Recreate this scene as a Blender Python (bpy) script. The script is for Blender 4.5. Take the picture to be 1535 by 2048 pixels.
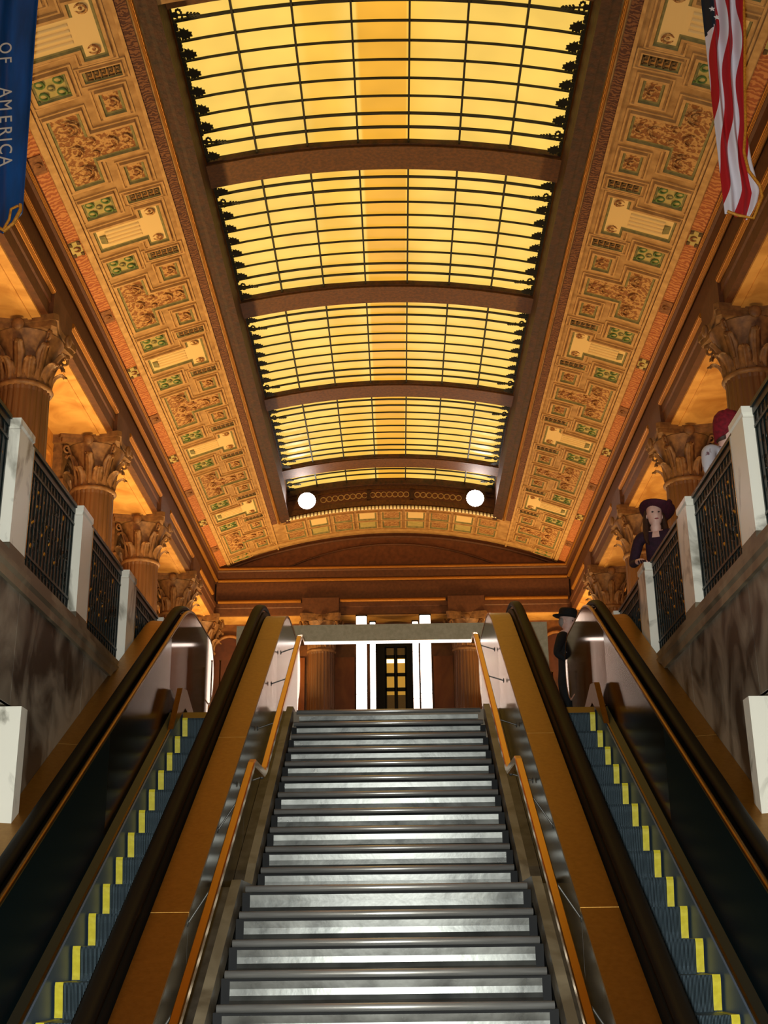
import bpy, bmesh, math, random
from mathutils import Vector, Matrix
random.seed(7)
S = bpy.context.scene
COL = S.collection
PI = math.pi
for o in list(bpy.data.objects):
    bpy.data.objects.remove(o)

# ------------------------------------------------------------------ camera
CAM = Vector((0.088, 0.0, 1.58))
F_PX = 2442.0
yaw, pitch, roll = math.radians(-0.52), math.radians(19.8), math.radians(-0.70)
cf = Vector((math.sin(yaw)*math.cos(pitch), math.cos(yaw)*math.cos(pitch), math.sin(pitch)))
cr = Vector((math.cos(yaw), -math.sin(yaw), 0))
cu = cr.cross(cf)
cr2 = cr*math.cos(roll) + cu*math.sin(roll)
cu2 = -cr*math.sin(roll) + cu*math.cos(roll)
cd = bpy.data.cameras.new('camera')
cam = bpy.data.objects.new('camera', cd)
COL.objects.link(cam)
mm = Matrix((cr2, cu2, -cf)).transposed().to_4x4()
mm.translation = CAM
cam.matrix_world = mm
cd.sensor_fit = 'HORIZONTAL'
cd.sensor_width = 36.0
cd.lens = F_PX/1535*36.0
cd.clip_end = 200
S.camera = cam

# ------------------------------------------------------------------ world, exposure, lights
w = bpy.data.worlds.new('world')
S.world = w
w.use_nodes = True
w.node_tree.nodes['Background'].inputs[0].default_value = (0.9, 0.55, 0.28, 1)
w.node_tree.nodes['Background'].inputs[1].default_value = 0.012
S.view_settings.view_transform = 'Standard'
S.view_settings.look = 'None'
S.view_settings.gamma = 1.0
S.view_settings.use_curve_mapping = False
S.view_settings.exposure = 0.0

WARM = (1.0, 0.635, 0.24)
def area_light(name, loc, energy, size, size_y, color, rot=(0, 0, 0), spread=PI):
    l = bpy.data.lights.new(name, 'AREA')
    l.shape = 'RECTANGLE'
    l.size, l.size_y = size, size_y
    l.energy = energy
    l.color = color
    l.spread = spread
    o = bpy.data.objects.new(name, l)
    o.location = loc
    o.rotation_euler = rot
    COL.objects.link(o)
    return o
def point_light(name, loc, energy, color, r=0.05):
    l = bpy.data.lights.new(name, 'POINT')
    l.energy = energy
    l.color = color
    l.shadow_soft_size = r
    o = bpy.data.objects.new(name, l)
    o.location = loc
    COL.objects.link(o)
    return o
# the camera's own flash, mounted just above the lens
point_light('camera_flash', CAM + Vector((-0.06, -0.02, 0.05)), 1900, (0.97, 1.0, 0.96), 0.03)
# uplights standing on the gallery, one to a bay on either side, washing the wall and vault
UPL = [(10.2, 50, 18), (14.5, 115, 42), (18.87, 190, 85), (23.24, 190, 95), (26.4, 110, 65), (31.3, 190, 120)]
for (yy, el, er) in UPL:
    area_light('gallery_uplight', (-4.35, yy, 7.3), el, 0.5, 1.6, WARM, (PI, math.radians(-8), 0))
    area_light('gallery_uplight', (4.35, yy, 7.3), er, 0.5, 1.6, WARM, (PI, math.radians(8), 0))
for xx in (-3.6, 3.6):
    area_light('end_uplight', (xx, 32.3, 8.2), 110, 1.6, 0.4, WARM, (PI, 0, 0))

# ------------------------------------------------------------------ helpers
def lin(h):
    if isinstance(h, str):
        h = h.lstrip('#')
        c = [int(h[i:i+2], 16)/255 for i in (0, 2, 4)]
    else:
        c = [x/255 for x in h]
    return tuple((x/12.92 if x <= .04045 else ((x+.055)/1.055)**2.4) for x in c) + (1.0,)

MATS = {}
def M(name, col, rough=0.5, metal=0.0, col2=None, scale=6.0, detail=4.0, contrast=(0.35, 0.65), stretch=(1, 1, 1),
      bump=0.0, bscale=30.0, world=False, emis=None, estr=0.0, kind='noise', distort=0.0, rvar=0.0, spec=None, coat=0.0):
    if name in MATS:
        return MATS[name]
    m = bpy.data.materials.new(name)
    m.use_nodes = True
    nt = m.node_tree
    b = nt.nodes['Principled BSDF']
    b.inputs['Base Color'].default_value = lin(col)
    b.inputs['Roughness'].default_value = rough
    b.inputs['Metallic'].default_value = metal
    if spec is not None:
        b.inputs['Specular IOR Level'].default_value = spec
    if coat:
        b.inputs['Coat Weight'].default_value = coat
        b.inputs['Coat Roughness'].default_value = 0.12
    if emis:
        b.inputs['Emission Color'].default_value = lin(emis)
        b.inputs['Emission Strength'].default_value = estr
    need = col2 or bump
    if need:
        if world:
            g = nt.nodes.new('ShaderNodeNewGeometry')
            src = g.outputs['Position']
        else:
            g = nt.nodes.new('ShaderNodeTexCoord')
            src = g.outputs['Object']
        mp = nt.nodes.new('ShaderNodeMapping')
        mp.inputs['Scale'].default_value = stretch
        nt.links.new(src, mp.inputs['Vector'])
        vec = mp.outputs['Vector']
    if col2:
        if kind == 'noise':
            t = nt.nodes.new('ShaderNodeTexNoise')
            t.inputs['Scale'].default_value = scale
            t.inputs['Detail'].default_value = detail
            t.inputs['Distortion'].default_value = distort
            out = t.outputs['Fac']
        elif kind == 'wave':
            t = nt.nodes.new('ShaderNodeTexWave')
            t.inputs['Scale'].default_value = scale
            t.inputs['Distortion'].default_value = distort
            t.inputs['Detail'].default_value = detail
            out = t.outputs['Fac']
        elif kind == 'rings':
            t = nt.nodes.new('ShaderNodeTexWave')
            t.wave_type = 'RINGS'
            t.rings_direction = 'SPHERICAL'
            t.inputs['Scale'].default_value = scale
            t.inputs['Distortion'].default_value = distort
            t.inputs['Detail'].default_value = detail
            t.inputs['Detail Scale'].default_value = 1.5
            out = t.outputs['Fac']
        else:
            t = nt.nodes.new('ShaderNodeTexVoronoi')
            t.feature = 'DISTANCE_TO_EDGE'
            t.inputs['Scale'].default_value = scale
            out = t.outputs['Distance']
        nt.links.new(vec, t.inputs['Vector'])
        r = nt.nodes.new('ShaderNodeValToRGB')
        r.color_ramp.elements[0].position = contrast[0]
        r.color_ramp.elements[1].position = contrast[1]
        r.color_ramp.elements[0].color = lin(col)
        r.color_ramp.elements[1].color = lin(col2)
        nt.links.new(out, r.inputs['Fac'])
        nt.links.new(r.outputs['Color'], b.inputs['Base Color'])
        if rvar:
            mr = nt.nodes.new('ShaderNodeMapRange')
            mr.inputs['To Min'].default_value = max(0.02, rough-rvar)
            mr.inputs['To Max'].default_value = rough+rvar
            nt.links.new(out, mr.inputs['Value'])
            nt.links.new(mr.outputs['Result'], b.inputs['Roughness'])
    if bump:
        bp = nt.nodes.new('ShaderNodeBump')
        bp.inputs['Strength'].default_value = bump
        bp.inputs['Distance'].default_value = 0.02
        if col2 and bscale == 0:
            nt.links.new(out, bp.inputs['Height'])
        else:
            t2 = nt.nodes.new('ShaderNodeTexNoise')
            t2.inputs['Scale'].default_value = bscale
            t2.inputs['Detail'].default_value = 3
            nt.links.new(vec, t2.inputs['Vector'])
            nt.links.new(t2.outputs['Fac'], bp.inputs['Height'])
        nt.links.new(bp.outputs['Normal'], b.inputs['Normal'])
    MATS[name] = m
    return m

class MB:
    def __init__(self):
        self.v, self.f, self.m, self.s = [], [], [], []
    def add(self, vs, fs, mi=0, smooth=False):
        k = len(self.v)
        self.v += [tuple(p) for p in vs]
        for f in fs:
            self.f.append([i+k for i in f])
            self.m.append(mi)
            self.s.append(smooth)
        return self
    def box(self, x0, x1, y0, y1, z0, z1, mi=0):
        vs = [(x, y, z) for z in (z0, z1) for y in (y0, y1) for x in (x0, x1)]
        return self.add(vs, [(0, 2, 3, 1), (4, 5, 7, 6), (0, 1, 5, 4), (2, 6, 7, 3), (0, 4, 6, 2), (1, 3, 7, 5)], mi)
    def bar(self, a, b, r, n=6, mi=0, smooth=True, r2=None):
        return self.tube([a, b], r, n, mi, smooth, r2=r2)
    def prism(self, poly, plane, lo, hi, mi=0):
        n = len(poly)
        def P(p, t):
            if plane == 'yz':
                return (t, p[0], p[1])
            if plane == 'xz':
                return (p[0], t, p[1])
            return (p[0], p[1], t)
        vs = [P(p, lo) for p in poly] + [P(p, hi) for p in poly]
        fs = [tuple(range(n))[::-1], tuple(range(n, 2*n))] + [(i, (i+1) % n, n+(i+1) % n, n+i) for i in range(n)]
        return self.add(vs, fs, mi)
    def loft(self, rings, mi=0, smooth=False, cap=True, closed=True):
        n = len(rings[0])
        vs = [p for r in rings for p in r]
        fs = []
        for k in range(len(rings)-1):
            for i in range(n if closed else n-1):
                j = (i+1) % n
                fs.append((k*n+i, k*n+j, (k+1)*n+j, (k+1)*n+i))
        self.add(vs, fs, mi, smooth)
        if cap and closed:
            self.add(rings[0], [tuple(range(n))[::-1]], mi)
            self.add(rings[-1], [tuple(range(n))], mi)
        return self
    def tube(self, path, r, n=8, mi=0, smooth=True, r2=None, radii=None):
        path = [Vector(p) for p in path]
        rings = []
        up = None
        for i, p in enumerate(path):
            a = path[max(0, i-1)]
            b = path[min(len(path)-1, i+1)]
            t = (b-a).normalized()
            if up is None:
                up = Vector((0, 0, 1)) if abs(t.z) < .9 else Vector((1, 0, 0))
            x = t.cross(up)
            if x.length < 1e-4:
                x = t.cross(Vector((0, 1, 0)))
            x.normalize()
            y = x.cross(t).normalized()
            up = y
            rr = radii[i] if radii else (r if r2 is None else r+(r2-r)*i/max(1, len(path)-1))
            rings.append([p + x*rr*math.cos(2*PI*k/n) + y*rr*math.sin(2*PI*k/n) for k in range(n)])
        return self.loft(rings, mi, smooth)
    def lathe(self, prof, c=(0, 0, 0), n=24, mi=0, smooth=True, cap=True):
        rings = [[(c[0]+r*math.cos(2*PI*k/n), c[1]+r*math.sin(2*PI*k/n), c[2]+z) for k in range(n)] for (r, z) in prof]
        return self.loft(rings, mi, smooth, cap)
    def torus(self, c, R, r, axis='z', n=16, m=6, mi=0):
        rings = []
        for i in range(n+1):
            a = 2*PI*i/n
            ring = []
            for k in range(m):
                b = 2*PI*k/m
                q = (R+r*math.cos(b))
                u, v, h = q*math.cos(a), q*math.sin(a), r*math.sin(b)
                p = {'z': (u, v, h), 'y': (u, h, v), 'x': (h, u, v)}[axis]
                ring.append((c[0]+p[0], c[1]+p[1], c[2]+p[2]))
            rings.append(ring)
        return self.loft(rings, mi, True, False)
    def ball(self, c, rx, ry=None, rz=None, n=10, m=7, mi=0):
        ry = ry or rx
        rz = rz or rx
        rings = []
        for i in range(m+1):
            t = PI*(0.02+0.96*i/m)
            rings.append([(c[0]+rx*math.sin(t)*math.cos(2*PI*k/n), c[1]+ry*math.sin(t)*math.sin(2*PI*k/n), c[2]-rz*math.cos(t)) for k in range(n)])
        return self.loft(rings, mi, True)
    def mesh(self, name, mats):
        me = bpy.data.meshes.new(name)
        me.from_pydata(self.v, [], self.f)
        bm = bmesh.new()
        bm.from_mesh(me)
        bmesh.ops.recalc_face_normals(bm, faces=bm.faces)
        bm.to_mesh(me)
        bm.free()
        for m in (mats if isinstance(mats, (list, tuple)) else [mats]):
            me.materials.append(m)
        me.polygons.foreach_set('material_index', self.m)
        me.polygons.foreach_set('use_smooth', self.s)
        me.update()
        return me
    def build(self, name, mats, parent=None, loc=None, rz=None):
        return put(name, self.mesh(name, mats), parent, loc, rz)

def put(name, me, parent=None, loc=None, rz=None, rot=None, scale=None):
    o = bpy.data.objects.new(name, me)
    COL.objects.link(o)
    if parent:
        o.parent = parent
    if loc:
        o.location = loc
    if rz is not None:
        o.rotation_euler = (0, 0, rz)
    if rot:
        o.rotation_euler = rot
    if scale:
        o.scale = scale
    return o
def empty(name, loc=(0, 0, 0), rz=0):
    o = bpy.data.objects.new(name, None)
    o.empty_display_size = 0.1
    COL.objects.link(o)
    o.location = loc
    o.rotation_euler = (0, 0, rz)
    return o
def tag(o, label, cat, group=None):
    o['label'] = label
    o['category'] = cat
    if group:
        o['group'] = group
    return o
def struct(o, label=None, cat=None):
    o['kind'] = 'structure'
    if label:
        o['label'] = label
    if cat:
        o['category'] = cat
    return o
def copy_tree(o, parent=None):
    c = o.copy()
    COL.objects.link(c)
    c.parent = parent
    for ch in o.children:
        copy_tree(ch, c)
    return c

# ------------------------------------------------------------------ materials
m_marble = M('brown_grey_marble', '#352e27', 0.45, 0, '#8d8474', 1.7, 14, (0.38, 0.62), (1, 1.25, 1.0), world=True, distort=1.1)
m_marble_trim = M('grey_marble_trim', '#5a5040', 0.4, 0, '#857a64', 2.0, 6, (0.4, 0.62), world=True, distort=1.0)
m_cream = M('cream_marble', '#8d8a7c', 0.3, 0, '#f0eee0', 3.4, 7, (0.30, 0.46), (1, 1, 0.6), world=True, distort=1.3)
m_steel = M('brushed_steel', '#bcbbb6', 0.34, 0.75, '#d8d8d4', 9, 4, (0.3, 0.7), (0.4, 6, 6), world=True, rvar=0.07)
m_riser = M('worn_steel_riser', '#3a3b39', 0.29, 0.7, '#62635f', 3, 8, (0.25, 0.75), (1.6, 1, 1.4), world=True, rvar=0.08, bump=0.05, bscale=7)
m_wallsteel = M('polished_side_steel', '#6f6d69', 0.20, 1.0, '#8d8a86', 3, 4, (0.3, 0.7), world=True, bump=0.10, bscale=3.0)
m_tread = M('dark_tread', '#33363a', 0.55, 0.3, '#4a4e52', 20, 3)
m_black = M('black_void', '#0b0c0d', 0.8)
m_brass = M('satin_brass', '#936c32', 0.38, 1.0, '#a0783a', 30, 3, (0.3, 0.7), world=True, bump=0.03, bscale=60)
m_brass_hi = M('polished_brass', '#d39a3c', 0.24, 1.0)
m_brass_dk = M('aged_brass', '#8a5f22', 0.35, 1.0)
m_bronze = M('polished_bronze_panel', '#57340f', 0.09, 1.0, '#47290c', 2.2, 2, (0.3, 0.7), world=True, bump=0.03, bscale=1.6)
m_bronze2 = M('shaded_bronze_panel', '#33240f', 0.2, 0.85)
m_rubber = M('black_rubber', '#0d0a07', 0.55, spec=0.12)
m_estep = M('ribbed_step_metal', '#0b1214', 0.38, 0.6, '#7b909b', 38, 0, (0.35, 0.75), (1, 0, 0), kind='wave', bump=0.5, bscale=0)
m_ledge = M('dark_side_ledge', '#3b3a37', 0.4, 0.5, '#55534e', 8, 4, world=True)
m_yellow = M('yellow_paint', '#e8d73a', 0.45, 0, '#d8c52c', 30, 3)
m_skirt = M('blue_grey_skirt', '#4a5c70', 0.42, 0.0)
m_esc_dark = M('dark_enamel_panel', '#05161a', 0.40, 0.0, spec=0.25)
m_plaster = M('tan_plaster', '#b8905a', 0.75, 0, '#8c6434', 5, 6, (0.35, 0.75), world=True, bump=0.12, bscale=22)
m_rib = M('pale_tan_rib', '#c99f64', 0.7, 0, '#a47a44', 7, 5, (0.3, 0.75), world=True, bump=0.1, bscale=25)
m_olive = M('olive_painted_line', '#6f6a42', 0.75, 0, '#8d8350', 12, 3)
m_carved = M('carved_relief', '#8c5628', 0.75, 0, '#c4965a', 5.0, 4, (0.2, 0.8), kind='rings', distort=14, bump=0.7, bscale=0)
m_stem = M('cream_fluted_plaster', '#e3c486', 0.7, 0, '#b78f52', 7, 1, (0.45, 0.95), (0, 1, 0), kind='wave', distort=0.8, bump=0.3, bscale=0)
m_rose = M('pale_green_ground', '#a89a56', 0.7, 0, '#bda868', 9, 4)
m_green = M('green_rosette', '#45602a', 0.6, 0, '#627c38', 14, 3)
m_key = M('greek_key_ground', '#a8783c', 0.75)
m_keyd = M('dark_key_line', '#57401f', 0.75)
m_red = M('red_scroll_band', '#9c5226', 0.75, 0, '#c07c44', 5.0, 3, (0.3, 0.7), kind='rings', distort=9, bump=0.5, bscale=0)
m_redsq = M('dark_red_block', '#6a3c1c', 0.75, 0, '#8c5a2c', 16, 3, bump=0.3, bscale=30)
m_scroll = M('maroon_scroll_band', '#4a2216', 0.75, 0, '#7e5030', 7, 3, (0.3, 0.72), kind='rings', distort=10, bump=0.5, bscale=0)
m_frame = M('dark_bronze_molding', '#4c260c', 0.65, 0.0, '#241006', 11, 6, (0.3, 0.7), world=True, bump=0.5, bscale=26)
m_beam = M('brown_beam', '#6e420f', 0.6, 0.0, '#52300c', 18, 4, world=True, bump=0.1, bscale=50)
m_bar = M('black_green_bar', '#1d1f14', 0.6, 0.3)
m_gold = M('gilded_molding', '#c98a3a', 0.40, 0.55, '#7a4a1a', 26, 1, (0.5, 0.85), (1, 1, 1), kind='wave', world=True, bump=0.5, bscale=0)
m_rope = M('cream_rope', '#fff0c4', 0.5, 0, '#6a4a24', 3.2, 0, (0.55, 0.85), (1, 0, 1), kind='wave')
m_entab = M('red_brown_stone', '#5e351c', 0.6, 0, '#4a2813', 12, 5, (0.3, 0.7), world=True, bump=0.12, bscale=45)
m_tymp = M('tympanum_stone', '#7a4826', 0.7, 0, '#60361b', 9, 6, (0.3, 0.7), world=True, bump=0.1, bscale=40)
m_wall = M('honey_marble', '#c98d42', 0.45, 0, '#9c6126', 1.8, 7, (0.34, 0.7), (1, 1, 1.3), world=True, distort=1.4)
m_pil = M('pilaster_stone', '#9c6a38', 0.55, 0, '#7e5028', 6, 5, world=True)
m_niche = M('maroon_niche', '#3c1a12', 0.5, 0, '#4c2416', 6, 4, world=True)
m_endwall = M('end_wall_stone', '#7c4e28', 0.5, 0, '#5e3819', 3, 6, world=True, distort=1.0)
m_soffit = M('honey_soffit', '#d8a860', 0.5, 0, '#b07c3c', 1.6, 7, (0.32, 0.7), world=True, distort=1.3)
m_redmar = M('red_marble', '#6e3417', 0.4, 0, '#8e5426', 2.2, 6, (0.3, 0.7), (1, 1, 0.5), world=True, distort=1.2)
m_col = M('column_stone', '#664429', 0.5, 0, '#4c3220', 3.0, 6, (0.3, 0.7), (2, 2, 0.3), bump=0.08, bscale=40)
m_cap = M('capital_stone', '#86603a', 0.6, 0, '#5a3c24', 10, 4, (0.3, 0.7), bump=0.1, bscale=40)
m_floor = M('stone_floor', '#8b7a62', 0.35, 0, '#6e6150', 3, 5, world=True)
m_iron = M('dark_green_iron', '#081211', 0.4, 0.3, '#132220', 20, 3)
m_leafgold = M('gilt_flower', '#c88a2c', 0.4, 0.7)
m_header = M('grey_panel', '#c4b894', 0.6, 0.0, '#b4a884', 24, 3)
m_wood = M('dark_door_metal', '#0d0e0f', 0.35, 0.6)
m_chrome = M('chrome', '#cfcfcf', 0.12, 1.0)
def emission(name, col, strength):
    m = bpy.data.materials.new(name)
    m.use_nodes = True
    b = m.node_tree.nodes['Principled BSDF']
    b.inputs['Base Color'].default_value = lin(col)
    b.inputs['Emission Color'].default_value = lin(col)
    b.inputs['Emission Strength'].default_value = strength
    b.inputs['Roughness'].default_value = 0.3
    MATS[name] = m
    return m
m_lamp = emission('white_lamp', '#ffe6d4', 5.0)
m_led = emission('led_strip', '#fff0e6', 3.0)
m_flood = emission('flood_lens', '#fff4ee', 40.0)
m_hall = emission('lit_hall_glass', '#c89a3c', 0.55)
m_hall_hi = emission('lit_ceiling_lamp', '#fff0c0', 2.0)
m_hall_lo = emission('dim_hall_glass', '#5a4420', 0.25)

def glass_material():
    # backlit amber glass; shadow of structure behind it is painted into the emission as a dimmer strip
    m = bpy.data.materials.new('amber_backlit_glass')
    m.use_nodes = True
    nt = m.node_tree
    b = nt.nodes['Principled BSDF']
    b.inputs['Base Color'].default_value = lin('#3a2608')
    b.inputs['Roughness'].default_value = 0.35
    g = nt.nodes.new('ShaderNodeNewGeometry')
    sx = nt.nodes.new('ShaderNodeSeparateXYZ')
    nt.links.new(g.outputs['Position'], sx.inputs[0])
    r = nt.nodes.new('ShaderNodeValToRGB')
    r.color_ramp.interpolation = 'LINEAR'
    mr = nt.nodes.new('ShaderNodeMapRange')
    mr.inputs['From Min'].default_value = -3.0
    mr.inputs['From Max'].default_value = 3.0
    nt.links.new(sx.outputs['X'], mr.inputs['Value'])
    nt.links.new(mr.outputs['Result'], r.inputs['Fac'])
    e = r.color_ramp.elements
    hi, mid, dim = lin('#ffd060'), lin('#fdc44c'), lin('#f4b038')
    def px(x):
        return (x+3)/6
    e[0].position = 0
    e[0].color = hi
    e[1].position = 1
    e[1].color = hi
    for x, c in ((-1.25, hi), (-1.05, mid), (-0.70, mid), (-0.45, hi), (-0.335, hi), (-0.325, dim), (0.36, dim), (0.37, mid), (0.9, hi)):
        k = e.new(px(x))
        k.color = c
    n = nt.nodes.new('ShaderNodeTexNoise')
    n.inputs['Scale'].default_value = 1.1
    n.inputs['Detail'].default_value = 2
    nt.links.new(g.outputs['Position'], n.inputs['Vector'])
    ms = nt.nodes.new('ShaderNodeMapRange')
    ms.inputs['From Min'].default_value = 0.3
    ms.inputs['From Max'].default_value = 0.7
    ms.inputs['To Min'].default_value = 0.88
    ms.inputs['To Max'].default_value = 1.08
    nt.links.new(n.outputs['Fac'], ms.inputs['Value'])
    nt.links.new(r.outputs['Color'], b.inputs['Emission Color'])
    nt.links.new(ms.outputs['Result'], b.inputs['Emission Strength'])
    return m
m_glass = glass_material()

# ------------------------------------------------------------------ key dimensions
T30 = math.tan(math.radians(30))
RISE, GO = 0.165, 0.2858
YN, ZN = 7.885, 1.4256          # escalator nosing line
Z_LAND, Z_GAL = 3.793, 4.12
def nos(y):
    return ZN + (y-YN)*T30
RV, ZV = 12.77, 13.07           # vault radius and crown
ZC = ZV-RV
Y_END = 33.75
BAY = 4.37
def va(a, h=0.0):               # arc length a (signed) on the vault, h below it
    t = a/RV
    return ((RV-h)*math.sin(t), ZC+(RV-h)*math.cos(t))

# ------------------------------------------------------------------ floors and stairwell walls
mb = MB().box(-2.5, 2.5, -3.0, 5.0, -0.2, 0.0)
struct(mb.build('floor', m_floor), 'stone floor at the foot of the stairs', 'floor')
mb = MB().box(-2.5, 2.5, 12.06, 17.0, 3.5, Z_LAND).box(-1.06, 1.06, 11.86, 12.06, 3.5, Z_LAND)
struct(mb.build('floor_landing', m_floor), 'upper landing at the head of the stairs', 'floor')
mb = MB().box(-6.3, 6.3, 17.0, 35.2, 3.7, Z_GAL).box(-2.5, 2.5, 16.7, 17.0, 3.7, 3.957)
struct(mb.build('floor_hall', m_floor), 'floor of the upper hall beyond the landing', 'floor')
for s, nm in ((-1, 'left'), (1, 'right')):
    mb = MB().box(min(s*2.56, s*6.3), max(s*2.56, s*6.3), 3.0, 17.0, 3.8, Z_GAL)
    struct(mb.build('floor_gallery_'+nm, m_floor), nm+' gallery floor above the marble stairwell wall', 'floor')

for s, nm in ((-1, 'left'), (1, 'right')):
    root = empty('wall_stairwell_'+nm)
    struct(root, nm+' stairwell wall of veined grey brown marble slabs', 'wall')
    MB().box(min(s*2.53, s*2.8), max(s*2.53, s*2.8), 8.225, 17.0, 0.0, 3.9).box(min(s*2.53, s*2.8), max(s*2.53, s*2.8), 0.0, 8.225, 3.225, 3.9).build('backing', m_black, root)
    for k in range(10):
        y0 = -0.97+1.81*k
        y1 = y0+1.806
        z0 = 0.0 if k >= 5 else 3.16
        mb = MB()
        if k == 5:
            # notched round the pier
            mb.prism([(8.225, 0.0), (y1, 0.0), (y1, 3.93), (y0, 3.93), (y0, 3.16), (8.225, 3.16)], 'yz', s*2.5, s*2.532)
        else:
            mb.prism([(y0, z0), (y1, z0), (y1, 3.93), (y0, 3.93)], 'yz', s*2.5, s*2.532)
        mb.build('marble_slab', m_marble, root)
    # coping under the balustrade: fascia, roll and step
    prof = [(2.47, 3.93), (2.47, 3.99), (2.455, 4.02), (2.455, 4.06), (2.49, 4.09), (2.49, 4.145), (2.80, 4.145), (2.80, 3.93)]
    MB().prism([(s*x, z) for x, z in prof], 'xz', 3.0, 16.9).build('coping', m_marble_trim, root)
    # pale marble pier where the wall meets the escalator deck
    x0, x1 = sorted((s*2.42, s*2.94))
    pier = MB().box(x0, x1, 8.08, 8.22, 0.0, 3.15).build('pier', m_cream, root)
    # below the overhanging slabs the wall steps back into a recess
    x0, x1 = sorted((s*2.94, s*3.0))
    MB().box(x0, x1, 0.0, 8.10, 0.0, 3.2).build('recess_wall', m_marble_trim, root)
    x0, x1 = sorted((s*2.505, s*2.94))
    MB().box(x0, x1, 0.0, 8.22, 3.16, 3.22).build('recess_soffit', m_marble_trim, root)

# ------------------------------------------------------------------ staircase
stair = empty('staircase', (0, 5, 0))
tag(stair, 'wide steel-clad staircase climbing between the two escalators', 'stairs')
def local(o, p):
    return tuple(a-b for a, b in zip(p, o))
SO = (0, 5, 0)
# nosing k=0..22 ; k=0 lowest
steps = []
for k in range(23):
    z = RISE*(k+1)-0.002
    y = 6.955 + (k-7)*GO + (0.575 if k > 11 else 0)
    steps.append((y, z))
tread_me = MB().box(-0.875, 0.875, 0.012, GO+0.04, -0.03, -0.004).mesh('tread', m_tread)
tread_land = MB().box(-0.875, 0.875, 0.012, GO+0.04+0.575, -0.03, -0.004).mesh('landing_tread', m_tread)
rm = MB()
rings = []
for zz_, yy_ in ((-RISE, 0.016), (-0.150, 0.027), (-0.125, 0.034), (-0.09, 0.035), (-0.05, 0.031)):
    rings.append([(-0.868, yy_, zz_), (0.868, yy_, zz_), (0.868, 0.055, zz_), (-0.868, 0.055, zz_)])
rm.loft(rings)
riser_me = rm.mesh('riser', m_riser)
nz = MB()
ring = []
for k in range(12):
    a = 2*PI*k/12
    ring.append((0.024*math.cos(a)+0.008, 0.022*math.sin(a)-0.014))
nz.prism(ring, 'yz', -0.893, 0.893)
nz.s = [False, False]+[True]*12
nz.box(-0.893, 0.893, 0.010, 0.05, -0.014, 0.002)
nosing_me = nz.mesh('nosing', m_steel)
for k, (y, z) in enumerate(steps):
    t = put('step', tread_land if k == 11 else tread_me, stair, local(SO, (0, y, z)))
    put('riser', riser_me, t)
    put('nosing', nosing_me, t)
# dark stringer body behind the risers
poly = [(5.0, -0.05)] + [(y+0.06, z-0.06) for y, z in steps] + [(12.3, steps[-1][1]-.06), (12.3, -0.05)]
body = []
for k, (y, z) in enumerate(steps):
    body.append((y+0.06, z-RISE-0.03))
    body.append((y+0.06, z-0.035))
body += [(12.2, steps[-1][1]-0.035), (12.2, -0.02), (steps[0][0]+.06, -0.02)]
MB().prism([(a-5, b) for a, b in body], 'yz', -0.92, 0.92).build('stair_core', m_black, stair)
# stringer curbs following both flights and the landing
def flight(off):
    yl0, zl0 = steps[0]
    yl, zl = steps[11]
    yu, zu = steps[12]
    yt, zt = steps[22]
    return [(yl0-0.35, zl0+off-0.2), (yl+0.02, zl+off), (yu-0.24, zu-RISE+off), (yu-0.02, zu+off-0.01), (yt, zt+off), (yt+0.5, zt+off)]
for s in (-1, 1):
    top = flight(0.045)
    bot = [(a, b-0.16) for a, b in reversed(flight(0.045))]
    MB().prism([(a-5, b) for a, b in top+bot], 'yz', s*0.925, s*0.985).build('stringer', m_marble_trim, stair)
    top = flight(0.0)
    bot = [(a, b-0.9) for a, b in reversed(flight(0.0))]
    MB().prism([(a-5, b) for a, b in top+bot], 'yz', s*0.986, s*1.066).build('side_ledge', m_ledge, stair)

# stair handrails (brass bar on brackets)
rail_path = [(5.0, 0.94), (8.12, 2.741), (8.2, 2.77), (8.8, 2.785), (8.9, 2.82), (11.85, 4.52), (12.0, 4.57), (12.25, 4.57)]
for s, nm in ((-1, 'left'), (1, 'right')):
    root = empty('handrail', (s*0.88, 5, 0.0))
    tag(root, 'brass stair handrail on brackets along the %s side of the steps' % nm, 'handrail', 'stair handrails')
    mb = MB()
    rings = []
    for i, (y, z) in enumerate(rail_path):
        a = rail_path[max(0, i-1)]
        b = rail_path[min(len(rail_path)-1, i+1)]
        ty, tz = b[0]-a[0], b[1]-a[1]
        L = math.hypot(ty, tz)
        ny, nz_ = -tz/L, ty/L
        rings.append([(dx, y-5+ny*dn, z+nz_*dn) for dx, dn in ((-.024, -.018), (-.018, -.026), (.018, -.026), (.024, -.018), (.024, .018), (.018, .026), (-.018, .026), (-.024, .018))])
    mb.loft(rings)
    mb.build('rail', m_brass_hi, root)
    brs = []
    for drop in (0.30, 0.12):
        bm_ = MB()
        bm_.bar((0, 0, -0.02), (s*0.02, 0, -0.07), 0.008)
        bm_.bar((s*0.02, 0, -0.07), (s*0.172, 0, -drop), 0.006)
        bm_.ball((s*0.02, 0, -0.07), 0.016)
        bm_.ball((s*0.174, 0, -drop), 0.006, 0.022, 0.022)
        brs.append(bm_.mesh('bracket', m_ledge))
    def railz(y):
        for (a, b) in zip(rail_path, rail_path[1:]):
            if a[0] <= y <= b[0]:
                return a[1]+(b[1]-a[1])*(y-a[0])/(b[0]-a[0])
        return rail_path[-1][1]
    for y in (5.9, 6.9, 7.9, 8.95, 9.95, 10.95, 11.8):
        put('bracket', brs[0] if y < 8.5 else brs[1], root, (0, y-5, railz(y)))

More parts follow.
